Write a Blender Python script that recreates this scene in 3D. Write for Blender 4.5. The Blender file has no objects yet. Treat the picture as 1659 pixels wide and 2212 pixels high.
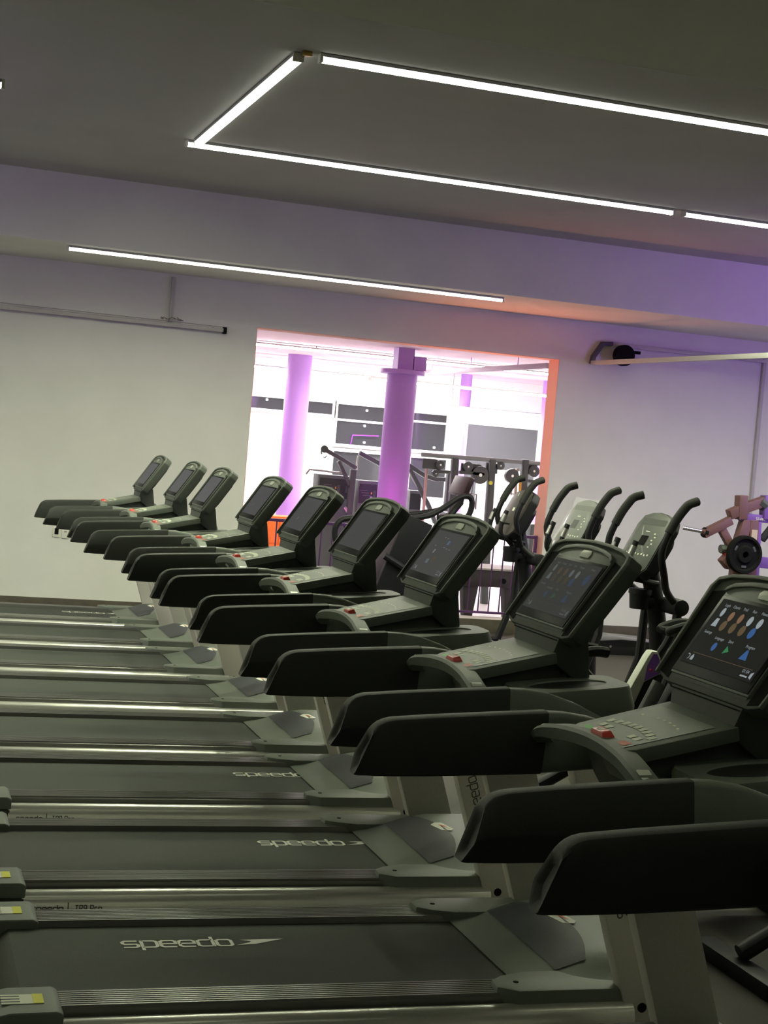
import bpy, bmesh, math, random
from mathutils import Vector, Matrix
random.seed(7)
SC = bpy.context.scene
COL = SC.collection
# ---------------------------------------------------------------- camera
W, H = 1659, 2212
FPX, YAW, PITCH, ROLL, HC = 3330.3, .310892, .044642, -.084923, 1.78995
cy, sy, cp, sp = math.cos(YAW), math.sin(YAW), math.cos(PITCH), math.sin(PITCH)
fw = Vector((sy*cp, cy*cp, -sp)); rt = Vector((cy, -sy, 0)); dn = fw.cross(rt)
cr, sr = math.cos(ROLL), math.sin(ROLL)
rt, dn = cr*rt + sr*dn, -sr*rt + cr*dn
CAMP = Vector((0, 0, HC))
cd = bpy.data.cameras.new('camera'); cam = bpy.data.objects.new('camera', cd); COL.objects.link(cam)
cd.sensor_fit = 'HORIZONTAL'; cd.sensor_width = 36; cd.lens = 36*FPX/W; cd.clip_end = 100
m = Matrix((rt, -dn, -fw)).transposed().to_4x4(); m.translation = CAMP; cam.matrix_world = m
SC.camera = cam
def at(px, py, Y):                      # the point at depth Y seen at a photo pixel (survey of the real place)
    d = rt*((px-W/2)/FPX) + dn*((py-H/2)/FPX) + fw
    t = Y/d.y
    return CAMP + d*t
# ---------------------------------------------------------------- world, exposure
wd = bpy.data.worlds.new('world'); SC.world = wd; wd.use_nodes = True
wd.node_tree.nodes['Background'].inputs[0].default_value = (.004, .004, .006, 1)
wd.node_tree.nodes['Background'].inputs[1].default_value = 1
SC.view_settings.view_transform = 'Standard'; SC.view_settings.look = 'None'
SC.view_settings.gamma = 1; SC.view_settings.exposure = -0.2
LEDF = 300.0     # strips of the main room closest to the far wall
LED1 = 130.0      # white strips of the main room
LEDB = 40.0      # strip under the far beam
LEDH = 9.0      # unseen strips added behind the camera as weak fill
LED2 = 110.0     # strips of the second room
def area(name, loc, size, power, col, aim, shape='RECTANGLE', spread=180):
    l = bpy.data.lights.new(name, 'AREA'); l.energy = power; l.color = col
    l.shape = shape; l.size = size[0]; l.size_y = size[1]; l.spread = math.radians(spread)
    o = bpy.data.objects.new(name, l); COL.objects.link(o); o.location = loc
    o.rotation_euler = (Vector(aim)-Vector(loc)).to_track_quat('-Z', 'Y').to_euler()
    return o
area('purple_lamp', (9.3, 9.6, 2.3), (.2, 2.0), 58, (.36, .1, 1), (7.5, 13.6, 3.4))
area('purple_lamp', (-2.6, 8.5, 2.2), (.2, 1.5), 22, (.36, .12, 1), (.3, 13.0, 3.5))
area('orange_lamp', (4.9, 14.9, .3), (1.0, .2), 8, (1, .24, .09), (5.8, 13.5, 3.17), spread=60)
area('magenta_lamp', (5.2, 16.3, .9), (.2, .2), 1.2, (1, .12, .7), (5.71, 17.5, 1.2), spread=70)
# ---------------------------------------------------------------- materials
MATS = {}
def mat(name, col, rough=.5, metal=0, emit=0, ecol=None, noise=0, nscale=60, bump=0, spec=.5, coat=0, alpha=1, trans=0):
    if name in MATS: return MATS[name]
    m = bpy.data.materials.new(name); m.use_nodes = True; nt = m.node_tree; b = nt.nodes['Principled BSDF']
    b.inputs['Base Color'].default_value = (*col, 1); b.inputs['Roughness'].default_value = rough
    b.inputs['Metallic'].default_value = metal; b.inputs['Specular IOR Level'].default_value = spec
    b.inputs['Coat Weight'].default_value = coat; b.inputs['Alpha'].default_value = alpha
    b.inputs['Transmission Weight'].default_value = trans
    if emit:
        b.inputs['Emission Color'].default_value = (*(ecol or col), 1); b.inputs['Emission Strength'].default_value = emit
    if noise or bump:
        tc = nt.nodes.new('ShaderNodeTexCoord'); nz = nt.nodes.new('ShaderNodeTexNoise')
        nz.inputs['Scale'].default_value = nscale; nz.inputs['Detail'].default_value = 4
        nt.links.new(tc.outputs['Object'], nz.inputs['Vector'])
        if noise:
            r = nt.nodes.new('ShaderNodeValToRGB'); nt.links.new(nz.outputs['Fac'], r.inputs['Fac'])
            r.color_ramp.elements[0].position = .3; r.color_ramp.elements[1].position = .7
            r.color_ramp.elements[0].color = (*[c*(1-noise) for c in col], 1)
            r.color_ramp.elements[1].color = (*[min(1, c*(1+noise)) for c in col], 1)
            nt.links.new(r.outputs['Color'], b.inputs['Base Color'])
        if bump:
            bp = nt.nodes.new('ShaderNodeBump'); bp.inputs['Strength'].default_value = bump; bp.inputs['Distance'].default_value = .002
            nt.links.new(nz.outputs['Fac'], bp.inputs['Height']); nt.links.new(bp.outputs['Normal'], b.inputs['Normal'])
    MATS[name] = m; return m
M_WALL = mat('wall_paint', (.80, .795, .73), .85, noise=.03, nscale=2.5)
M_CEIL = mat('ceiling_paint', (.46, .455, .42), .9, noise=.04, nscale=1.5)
M_FLOOR = mat('rubber_floor', (.045, .040, .031), .8, noise=.25, nscale=180, bump=.3)
M_BASE = mat('baseboard_dark', (.085, .072, .052), .7, noise=.15, nscale=12)
M_GREYP = mat('grey_plastic', (.140, .157, .130), .48, noise=.05, nscale=400, bump=.25)
M_DGREY = mat('dark_grey_plastic', (.062, .070, .060), .55, noise=.05, nscale=400, bump=.25)
M_HOUS = mat('console_shell', (.070, .078, .066), .6, spec=.25, noise=.05, nscale=400, bump=.25)
M_BLACKP = mat('black_plastic', (.022, .023, .022), .5)
M_GRIP = mat('black_rubber', (.020, .023, .018), .60, noise=.12, nscale=500, bump=.4)
M_BELT = mat('belt_rubber', (.040, .045, .035), .75, noise=.2, nscale=350, bump=.5)
M_SILV = mat('silver_profile', (.66, .66, .61), .30, metal=.6, noise=.05, nscale=300)
M_RIDGE = mat('ridged_metal', (.17, .17, .155), .33, metal=.5)
M_UPR = mat('upright_grey', (.52, .50, .45), .5, noise=.05, nscale=200)
M_PANEL = mat('hood_dark_panel', (.05, .052, .058), .6, bump=.3, nscale=300)
M_WHITE = mat('print_white', (.78, .78, .68), .6)
M_PRINT = mat('print_dark', (.06, .06, .055), .6)
M_REDP = mat('print_red', (.65, .06, .02), .5)
M_RED = mat('red_stop_plastic', (.62, .035, .02), .35, coat=.3)
M_KEY = mat('key_white', (.72, .76, .60), .5)
M_GREEN = mat('key_green', (.10, .42, .09), .5)
M_REDK = mat('key_red', (.60, .12, .07), .5)
M_CHROME = mat('chrome', (.78, .78, .76), .15, metal=1)
M_PAD = mat('sensor_pad', (.85, .88, .78), .3, metal=.3)
M_EMB = mat('emblem_satin', (.45, .47, .40), .4, metal=.3)
M_GLASSB = mat('bezel_glass', (.006, .006, .007), .30, spec=.05)
M_MEMB = mat('keypad_membrane', (.165, .185, .15), .4)
M_YEL = mat('label_yellow', (.75, .72, .05), .6)
M_LABW = mat('label_white', (.75, .76, .62), .6)
M_BLK = mat('matte_black', (.009, .009, .009), .8, spec=.06)
# ---------------------------------------------------------------- mesh helpers
class MB:
    def __init__(s): s.bm = bmesh.new(); s.mats = []
    def mi(s, m):
        if m not in s.mats: s.mats.append(m)
        return s.mats.index(m)
    def join(s, t, m, bevel=0, seg=2, ang=20):
        bmesh.ops.recalc_face_normals(t, faces=t.faces)
        if bevel:
            es = [e for e in t.edges if len(e.link_faces) == 2 and e.calc_face_angle(0) > math.radians(ang)]
            bmesh.ops.bevel(t, geom=es, offset=bevel, segments=seg, profile=.6, affect='EDGES', clamp_overlap=True)
        i = s.mi(m)
        for f in t.faces: f.material_index = i
        me = bpy.data.meshes.new('tmp'); t.to_mesh(me); t.free(); s.bm.from_mesh(me); bpy.data.meshes.remove(me)
        return s
    def box(s, c, d, m, bevel=0, rot=None, seg=2):
        t = bmesh.new(); bmesh.ops.create_cube(t, size=1)
        M = Matrix.Translation(Vector(c)) @ (rot.to_4x4() if rot else Matrix()) @ Matrix.Diagonal((*d, 1))
        bmesh.ops.transform(t, matrix=M, verts=t.verts); return s.join(t, m, bevel, seg)
    def prism(s, poly, lo, hi, m, ax='y', bevel=0, seg=2):
        t = bmesh.new()
        mk = {'y': lambda a, b, c: (a, c, b), 'x': lambda a, b, c: (c, a, b), 'z': lambda a, b, c: (a, b, c)}[ax]
        A = [t.verts.new(mk(p[0], p[1], lo)) for p in poly]; B = [t.verts.new(mk(p[0], p[1], hi)) for p in poly]
        t.faces.new(A); t.faces.new(B[::-1]); n = len(poly)
        for i in range(n): t.faces.new((A[i], A[(i+1) % n], B[(i+1) % n], B[i]))
        return s.join(t, m, bevel, seg)
    def loft(s, rings, m, caps=True, closed=True, bevel=0, loop=False):
        t = bmesh.new(); R = [[t.verts.new(p) for p in r] for r in rings]; n = len(R[0])
        K = len(R)
        for k in range(K if loop else K-1):
            a, b = R[k], R[(k+1) % K]
            for i in range(n if closed else n-1):
                j = (i+1) % n
                t.faces.new((a[i], a[j], b[j], b[i]))
        if caps and closed and not loop: t.faces.new(R[0][::-1]); t.faces.new(R[-1])
        return s.join(t, m, bevel)
    def tube(s, pts, r, m, n=10, sq=None, loop=False, smooth=0):
        pts = [Vector(p) for p in pts]
        if smooth: pts = smoothp(pts, smooth, loop)
        N = len(pts); rs = r if isinstance(r, (list, tuple)) else [r]*N
        if len(rs) != N: rs = [rs[0]+(rs[-1]-rs[0])*i/(N-1) for i in range(N)]
        T = []
        for i in range(N):
            if loop: d = pts[(i+1) % N]-pts[i-1]
            else: d = pts[min(i+1, N-1)]-pts[max(i-1, 0)]
            T.append(d.normalized())
        up = Vector((0, 1, 0)) if abs(T[0].y) < .9 else Vector((0, 0, 1))
        u = (up-T[0]*up.dot(T[0])).normalized(); rings = []
        for i in range(N):
            u = (u-T[i]*u.dot(T[i])).normalized(); v = T[i].cross(u)
            k = 1
            if 0 < i < N-1:
                c = (pts[i]-pts[i-1]).normalized().dot(T[i]); k = 1/max(c, .6)
            if sq: # rectangular section: sq=(half along u, half along v)
                a, b = sq
                rings.append([pts[i]+u*a*x+v*b*y*k for x, y in ((-1, -1), (1, -1), (1, 1), (-1, 1))])
            else:
                rings.append([pts[i]+(u*math.cos(2*math.pi*q/n)+v*math.sin(2*math.pi*q/n))*rs[i] for q in range(n)])
        return s.loft(rings, m, loop=loop, bevel=(min(sq)*.25 if sq else 0))
    def cyl(s, a, b, r, m, n=20, bevel=0, r2=None):
        a, b = Vector(a), Vector(b); d = (b-a).normalized()
        u = d.orthogonal().normalized(); v = d.cross(u); r2 = r if r2 is None else r2
        return s.loft([[p+(u*math.cos(2*math.pi*q/n)+v*math.sin(2*math.pi*q/n))*rr for q in range(n)] for p, rr in ((a, r), (b, r2))], m, bevel=bevel)
    def poly(s, pts, m):                # flat face (print on a surface)
        t = bmesh.new(); t.faces.new([t.verts.new(p) for p in pts]); i = s.mi(m)
        for f in t.faces: f.material_index = i
        me = bpy.data.meshes.new('tmp'); t.to_mesh(me); t.free(); s.bm.from_mesh(me); bpy.data.meshes.remove(me); return s
    def build(s, name, parent=None, angle=35, off=(0, 0, 0)):
        me = bpy.data.meshes.new(name)
        bmesh.ops.remove_doubles(s.bm, verts=s.bm.verts, dist=1e-6)
        if any(off): bmesh.ops.translate(s.bm, vec=Vector(off), verts=s.bm.verts)
        s.bm.to_mesh(me); s.bm.free()
        for m in s.mats: me.materials.append(m)
        for p in me.polygons: p.use_smooth = True
        me.set_sharp_from_angle(angle=math.radians(angle))
        o = bpy.data.objects.new(name, me); COL.objects.link(o)
        if parent: o.parent = parent
        return o
def smoothp(pts, k, loop=False):
    out = []; N = len(pts)
    rng = range(N) if loop else range(N-1)
    for i in rng:
        p0 = pts[i-1] if (loop or i > 0) else pts[0]; p1 = pts[i]; p2 = pts[(i+1) % N]
        p3 = pts[(i+2) % N] if (loop or i+2 < N) else pts[-1]
        for q in range(k):
            t = q/k
            out.append(.5*((2*p1)+(p2-p0)*t+(2*p0-5*p1+4*p2-p3)*t*t+(3*p1-p0-3*p2+p3)*t**3))
    if not loop: out.append(pts[-1])
    return out
def empty(name, loc, rz=0):
    o = bpy.data.objects.new(name, None); COL.objects.link(o); o.location = loc; o.rotation_euler = (0, 0, rz); o.empty_display_size = .1
    return o
def tag(o, label=None, cat=None, group=None, kind=None):
    if label: o['label'] = label
    if cat: o['category'] = cat
    if group: o['group'] = group
    if kind: o['kind'] = kind
    return o
def copy_tree(o, parent=None):
    c = o.copy(); COL.objects.link(c); c.parent = parent
    for ch in list(o.children): copy_tree(ch, c)
    return c
# stroke lettering --------------------------------------------------
G = {'s': (1, [[(1, 1), (.18, 1), (0, .86), (0, .62), (.14, .5), (.86, .5), (1, .38), (1, .14), (.82, 0), (0, 0)]]),
 'p': (1, [[(0, 1), (.82, 1), (1, .86), (1, .14), (.82, 0), (0, 0)], [(0, 1.08), (0, -.5)]]),
 'e': (1, [[(0, .5), (1, .5), (1, .86), (.82, 1), (.18, 1), (0, .86), (0, .14), (.18, 0), (1, 0)]]),
 'd': (1, [[(1, 0), (.18, 0), (0, .14), (0, .86), (.18, 1), (1, 1)], [(1, -.08), (1, 1.5)]]),
 'o': (1, [[(.5, 1), (.18, 1), (0, .86), (0, .14), (.18, 0), (.82, 0), (1, .14), (1, .86), (.82, 1), (.5, 1)]]),
 'r': (.7, [[(0, 0), (0, 1), (.7, 1)]]), '|': (.1, [[(.05, -.4), (.05, 1.9)]]), ' ': (.3, []),
 'T': (.9, [[(0, 1.5), (.9, 1.5)], [(.45, 1.5), (.45, 0)]]),
 'R': (.9, [[(0, 0), (0, 1.5), (.75, 1.5), (.9, 1.3), (.9, .9), (.75, .72), (0, .72)], [(.5, .72), (.95, 0)]]),
 'P': (.9, [[(0, 0), (0, 1.5), (.75, 1.5), (.9, 1.3), (.9, .85), (.75, .65), (0, .65)]]),
 '9': (.85, [[(.85, .75), (.1, .75), (0, .9), (0, 1.4), (.12, 1.5), (.75, 1.5), (.85, 1.35), (.85, .15), (.7, 0), (0, 0)]]),
 'E': (.8, [[(.8, 1.5), (0, 1.5), (0, 0), (.8, 0)], [(0, .75), (.7, .75)]]),
 'C': (.8, [[(.8, 1.5), (.1, 1.5), (0, 1.3), (0, .2), (.1, 0), (.8, 0)]]),
 'S': (.8, [[(.8, 1.5), (0, 1.5), (0, .75), (.8, .75), (.8, 0), (0, 0)]]),
 'A': (.9, [[(0, 0), (.45, 1.5), (.9, 0)], [(.2, .5), (.7, .5)]]),
 'K': (.8, [[(0, 0), (0, 1.5)], [(.8, 1.5), (.05, .75), (.8, 0)]]),
 '0': (.8, [[(0, 0), (0, 1.5), (.8, 1.5), (.8, 0), (0, 0)]]), '1': (.3, [[(.1, 0), (.1, 1.5)]]),
 '4': (.8, [[(0, 1.5), (0, .7), (.8, .7)], [(.8, 1.5), (.8, 0)]]), ':': (.2, [[(.1, .3), (.1, .5)], [(.1, 1), (.1, 1.2)]])}
def ribbon(mb, pts, w, f3, m):
    P = [Vector(p).to_2d() for p in pts]; N = len(P); L = []; R_ = []
    for i in range(N):
        a = (P[i]-P[i-1]).normalized() if i else None; b = (P[i+1]-P[i]).normalized() if i < N-1 else None
        a = a or b; b = b or a
        t = (a+b); t = t.normalized() if t.length > 1e-4 else a
        n = Vector((-t.y, t.x)); k = min(1/max(.3, t.dot(a)), 1.6)
        L.append(P[i]+n*w/2*k); R_.append(P[i]-n*w/2*k)
    for i in range(N-1):
        mb.poly([f3(*L[i]), f3(*L[i+1]), f3(*R_[i+1]), f3(*R_[i])], m)
def write(mb, text, o, ux, uy, h, wf, sw, m, gap=.35):
    """text from point o, reading along ux with up uy; h = x height, wf = width factor"""
    o, ux, uy = Vector(o), Vector(ux).normalized(), Vector(uy).normalized(); x = 0
    for ch in text:
        w, paths = G[ch]
        for p in paths:
            q = [((a*wf+x)*h, b*h) for a, b in p]
            ribbon(mb, q, sw*h, lambda a, b: o+ux*a+uy*b, m)
        x += w*wf+gap
    return x*h
ARROW = [(1222, 1248), (1432, 1246), (1285, 1278), (1192, 1284), (1262, 1267), (1272, 1259)]
def arrow(mb, o, ux, uy, L, m):
    o, ux, uy = Vector(o), Vector(ux), Vector(uy); k = L/240
    P = [o+ux*(a-1192)*k+uy*(1284-b)*k*2.0 for a, b in ARROW]
    mb.poly([P[0], P[1], P[2], P[4], P[5]], m); mb.poly([P[2], P[3], P[4]], m)
# ================================================================ THE SETTING
ZC, ZB, YB, YW = 3.72, 3.17, 12.65, 14.2
X0, X1, Y0 = -5.0, 12.0, -5.0
OX0, OX1, OZ0, OZ1, WT = 3.165, 6.26, .13, 2.768, .24
def struct(name, mb, label=None):
    o = mb.build(name); tag(o, label, None, None, 'structure'); return o
b = MB(); b.box(((X0+X1)/2, (Y0+YW)/2, -.05), (X1-X0, YW-Y0, .1), M_FLOOR); struct('floor', b, 'dark rubber gym floor')
b = MB(); b.box(((X0+X1)/2, (Y0+YB)/2, ZC+.1), (X1-X0, YB-Y0, .2), M_CEIL); struct('ceiling', b, 'grey painted ceiling carrying the light strips')
b = MB(); b.box(((X0+X1)/2, (YB+YW)/2, (ZB+ZC+.2)/2), (X1-X0, YW-YB, ZC+.2-ZB), M_WALL); struct('trim_1', b, 'deep dropped ceiling beam along the far wall')
b = MB(); b.box(((X0+X1)/2, (3.2+4.95)/2, (ZB+ZC)/2), (X1-X0, 1.75, ZC-ZB), M_WALL); struct('trim_2', b, 'dropped ceiling beam overhead nearest the viewer')
b = MB()
for x0, x1, z0, z1 in ((X0, OX0, 0, ZB), (OX1, X1, 0, ZB), (OX0, OX1, OZ1, ZB), (OX0, OX1, 0, OZ0)):
    b.box(((x0+x1)/2, YW+WT/2, (z0+z1)/2), (x1-x0, WT, z1-z0), M_WALL)
struct('wall_far', b, 'pale far wall with a wide opening into the next room')
b = MB(); b.box((X0-.1, (Y0+YW)/2, 1.95), (.2, YW-Y0, 3.9), M_WALL); struct('wall_left', b)
b = MB(); b.box((X1+.1, (Y0+YW)/2, 1.95), (.2, YW-Y0, 3.9), M_WALL); struct('wall_right', b)
b = MB(); b.box(((X0+X1)/2, Y0-.1, 1.95), (X1-X0, .2, 3.9), M_WALL); struct('wall_back', b)
b = MB(); b.box(((X0+X1)/2, YW-.007, .065), (X1-X0, .014, .13), M_BASE, bevel=.003); struct('baseboard_far', b, 'dark skirting along the foot of the far wall')
M_SALM = mat('salmon_glow_tint', (.95, .52, .42), .7)  # orange glow from the second room put into the reveal colour
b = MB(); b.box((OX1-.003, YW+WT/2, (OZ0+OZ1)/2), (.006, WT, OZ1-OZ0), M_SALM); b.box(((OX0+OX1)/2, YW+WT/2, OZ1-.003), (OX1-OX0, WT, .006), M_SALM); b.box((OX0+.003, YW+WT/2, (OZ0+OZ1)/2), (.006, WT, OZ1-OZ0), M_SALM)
struct('trim_3', b, 'reveal lining the wall opening, orange light put into its salmon colour')
# second room
R2C = 2.93; R2Y = 23.0
M_W2 = mat('second_room_white', (.85, .84, .82), .8); M_C2 = mat('second_room_ceiling', (.85, .62, .74), .85)  # the ceiling gets its pink from its base colour
M_F2 = mat('pale_floor', (.72, .70, .68), .45, noise=.03, nscale=3)
b = MB(); b.box((7, (YW+WT+R2Y)/2, -.05), (14, R2Y-YW-WT, .1), M_F2); struct('floor', b, 'pale bright floor of the second room')
b = MB(); b.box((7, (YW+WT+R2Y)/2, R2C+.12), (14, R2Y-YW-WT, .24), M_C2); struct('ceiling', b, 'pink ceiling of the second room')
b = MB(); b.box((7, R2Y+.1, 1.5), (14, .2, 3.1), M_W2); struct('wall_second_room_far', b, 'bright white window wall of the second room')
b = MB(); b.box((0-.1, (YW+WT+R2Y)/2, 1.5), (.2, R2Y-YW-WT, 3.1), M_W2); struct('wall_second_room_left', b)
b = MB(); b.box((14.1, (YW+WT+R2Y)/2, 1.5), (.2, R2Y-YW-WT, 3.1), M_W2); struct('wall_second_room_right', b)
M_PANE = mat('night_window_glass', (.035, .036, .042), .12, coat=.5)
M_PANE2 = mat('night_window_glass_grey', (.10, .105, .11), .3)
M_FR = mat('window_frame_white', (.9, .9, .88), .5)
def pxbox(x0, y0, x1, y1, Y):           # x/z extent of a wall feature from its photo corners
    a, c = at(x0, y0, Y), at(x1, y1, Y); return a.x, c.x, c.z, a.z
def windowpane(n, a, bb, z0, z1, pm, bars=()):
    Y = R2Y; b = MB()
    for x_0, x_1, zz0, zz1 in ((a-.05, a, z0-.05, z1+.05), (bb, bb+.05, z0-.05, z1+.05), (a, bb, z1, z1+.05), (a, bb, z0-.05, z0)):
        b.box(((x_0+x_1)/2, Y-.03, (zz0+zz1)/2), (x_1-x_0, .06, zz1-zz0), M_FR)
    for z in bars: b.box(((a+bb)/2, Y-.03, z), (bb-a, .05, .035), M_FR)
    o = struct('window_%d' % n, b, None); p = MB(); p.box(((a+bb)/2, Y-.012, (z0+z1)/2), (bb-a, .02, z1-z0), pm); p.build('window_pane', o)
    return o
zt = 2.33
windowpane(1, at(541, 868, R2Y).x, at(612, 868, R2Y).x, 2.155, zt, M_PANE)
windowpane(2, at(660, 870, R2Y).x, at(718, 870, R2Y).x, 2.155, zt, M_PANE)
windowpane(3, at(724, 900, R2Y).x+.02, at(828, 900, R2Y).x, 1.72, zt, M_PANE, bars=(2.09,))
windowpane(4, at(716, 1010, R2Y).x, at(828, 1010, R2Y).x, 1.0, 1.60, M_PANE)
windowpane(5, at(884, 920, R2Y).x, at(962, 920, R2Y).x, 1.73, 2.30, M_PANE, bars=(2.17,))
windowpane(6, at(884, 1000, R2Y).x, at(962, 1000, R2Y).x, 1.0, 1.60, M_PANE)
windowpane(7, at(1006, 950, R2Y).x, at(1158, 960, R2Y).x, 1.0, 2.20, M_PANE2)
# ---- columns
M_COLM = mat('column_lilac', (.50, .25, .72), .5)  # one even lilac base colour for all the columns
def column(x, Y, r, zt, label, cap=True, br=None):
    e = empty('column', (x, Y, 0)); tag(e, label, 'column', 'round columns of the second room')
    b = MB(); b.cyl((0, 0, 0), (0, 0, R2C if not cap else zt), r, M_COLM, 32); b.build('shaft', e)
    if cap:
        b = MB(); b.cyl((0, 0, zt), (0, 0, zt+.05), r*1.45, M_COLM, 32, bevel=.005)
        b.box((0, 0, (zt+.05+R2C)/2), (r*1.1, r*1.1, R2C-zt-.05), M_COLM)
        if br: b.box((r*.95, 0, zt+.14), (r*.9, r*1.1, .16), M_COLM)
        b.build('capital', e)
c = at(853, 1000, 17.5); column(c.x, 17.5, .182, 2.62, 'thick lilac round column in the middle of the opening', br=True)
c = at(630, 1000, 21.3); column(c.x, 21.3, .172, 2.33, 'lilac round column nearest the left edge of the opening', cap=False)
c = at(996, 960, 22.0); column(c.x, 22.0, .085, 2.16, 'slim lilac column behind the cable machine', cap=False)
c = at(1178, 960, 21.5); column(c.x, 21.5, .11, 2.2, 'lilac column half hidden by the right edge of the opening', cap=False)
# ---- light strips
M_LED = mat('led_white', (1, 1, .9), .5, emit=LED1, ecol=(1, 1.06, .76))
M_LEDF = mat('led_white_far', (1, 1, .9), .5, emit=LEDF, ecol=(1, 1.06, .76))
M_LEDB = mat('led_white_beam', (1, 1, .9), .5, emit=LEDB, ecol=(1, 1.0, .80))
M_LEDH = mat('led_fill_behind', (1, 1, .9), .5, emit=LEDH, ecol=(1, 1.07, .72))  # for the unseen strips added behind the viewer as fill
M_LED2 = mat('led_second_room', (1, 1, 1), .5, emit=LED2, ecol=(1, .99, .95))
M_LEDS = mat('led_side', (1, 1, .95), .5, emit=2.2, ecol=(1, 1, .93))
M_LED2S = mat('tube_side', (1, 1, 1), .5, emit=45, ecol=(1, .99, .95))
M_ALU = mat('strip_housing', (.45, .45, .43), .4, metal=.6)
def strip(a, c, label, m=M_LED, w=.05, cat='light strip', group=None):
    a, c = Vector(a), Vector(c); e = empty('led_strip_light', (a+c)/2); tag(e, label, cat, group)
    d = (c-a); L = d.length; rot = Matrix.Rotation(math.atan2(d.y, d.x), 3, 'Z')
    b = MB(); b.box((0, 0, .012), (L, w*1.1, .016), M_ALU, rot=rot); b.build('housing', e)
    b = MB(); hgt = .026; M_SD = M_LED2S if m is M_LED2 else M_LEDS
    for q in (-1, 1):
        b.box(rot @ Vector((0, q*(w/2-.0015), -.006)), (L, .003, hgt), M_SD, rot=rot); b.box(rot @ Vector((q*(L/2-.0015), 0, -.006)), (.003, w, hgt), M_SD, rot=rot)
    b.poly([rot @ Vector((x*(L/2-.004), y*(w/2-.0035), -.009)) for x, y in ((-1, -1), (-1, 1), (1, 1), (1, -1))], m); b.build('diffuser', e)
    for s in (-1, 1):
        b = MB(); b.box(rot @ Vector((s*(L/2+.008), 0, -.002)), (.016, w*1.15, .045), M_WHITE, rot=rot, bevel=.003); b.build('end_cap', e)
    return e
zl = ZC-.022
strip((1.93, 7.66, zl), (11.0, 7.66, zl), 'long glowing white strip, upper one running off the right edge of the ceiling')
strip((1.82, 10.42, zl), (1.82, 7.72, zl), 'short glowing white strip slanting between the two long ceiling strips')
strip((1.76, 10.50, zl), (5.43, 10.50, zl), 'long glowing white strip forming the lower side of the ceiling outline', M_LEDF)
strip((5.54, 10.50, zl), (11.0, 10.50, zl), 'glowing white strip at the right edge after the small gap in the lower line', M_LEDF)
strip((1.25, 12.80, ZB-.022), (5.06, 12.86, ZB-.022), 'thin glowing white strip fixed under the far ceiling beam', M_LEDB, .036)
strip((-3.5, 2.6, zl), (6.5, 2.6, zl), 'added unseen white ceiling strip behind the viewer', M_LEDH, .05)
strip((-3.5, .2, zl), (6.5, .2, zl), 'added unseen white ceiling strip furthest behind the viewer', M_LEDH, .05)
strip((-4.6, 7.66, zl), (-.15, 7.66, zl), 'white ceiling strip left of the frame, nearer one', M_LED, .05)
strip((-4.6, 10.5, zl), (.25, 10.5, zl), 'white ceiling strip left of the frame, farther one', M_LEDF, .05)
lamp = strip(at(3, 181, 7.6)+Vector((-1.0, 0, 0)), at(3, 181, 7.6), 'tip of a pale unlit tube poking in at the left edge of the ceiling', M_WHITE, .03)
# second room strips
for i, (x0, x1, y, z, l) in enumerate(((3.6, 7.6, 21.9, 2.74, 'bright white tube near the left window wall of the second room'),
        (6.2, 9.8, 20.4, 2.66, 'bright white tube hanging before the right windows of the second room'),
        (4.2, 9.5, 18.9, 2.885, 'bright white tube across the middle of the second room ceiling'),
        (7.6, 10.0, 21.9, 2.42, 'bright white tube low over the grey window of the second room'))):
    e = strip((x0, y, z), (x1, y, z), l, M_LED2, .12, group='glaring tubes of the second room')
    for q_ in (-.35, .35): b = MB(); b.cyl((q_*(x1-x0), 0, .018), (q_*(x1-x0), 0, R2C-z), .006, M_ALU, 8); b.build('hanger_rod', e)
# ---- railing in the opening
M_RAIL = mat('railing_purple', (.085, .025, .12), .45)
e = empty('guard_railing', ((OX0+OX1)/2, 14.31, OZ0)); tag(e, 'dark purple metal guard railing across the bottom of the wall opening', 'railing')
hw = (OX1-OX0)/2-.02
b = MB(); b.box((0, 0, .84), (2*hw, .035, .03), M_RAIL, bevel=.004); b.build('top_rail', e)
b = MB(); b.box((0, 0, .055), (2*hw, .03, .022), M_RAIL, bevel=.004); b.build('bottom_rail', e)
for s in (-1, 1):
    b = MB(); b.box((s*(hw-.015), 0, .43), (.03, .03, .86), M_RAIL, bevel=.004); b.build('post', e)
nb = 27
proto = None
for i in range(1, nb):
    x = -hw+.015+(2*hw-.03)*i/nb
    if proto is None:
        b = MB(); b.cyl((0, 0, .06), (0, 0, .83), .0075, M_RAIL, 8); proto = b.build('baluster', e); proto.location.x = x
    else:
        c = proto.copy(); COL.objects.link(c); c.location.x = x
# ================================================================ TREADMILL
OX = 1.3
def make_belt(xl):
    b = MB()
    prof = [(.40, .318), (1.98, .318), (1.98, .20), (.42, .20), (.375, .225), (.36, .26), (.375, .30)]
    b.prism(prof, -.268, .268, M_BELT, 'y')
    if xl is not None:
        z = .3192; h = .052
        L = write(b, 'speedo', (xl, .085, z), (1, 0, 0), (0, 1, 0), h, .82, .19, M_WHITE, .22)
        arrow(b, (xl+L-.002, .088, z), (1, 0, 0), (0, 1, 0), .15, M_WHITE)
    return b
def belt_obj(xl, parent): return make_belt(xl).build('running_belt', parent, off=(-OX, 0, 0))
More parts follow.
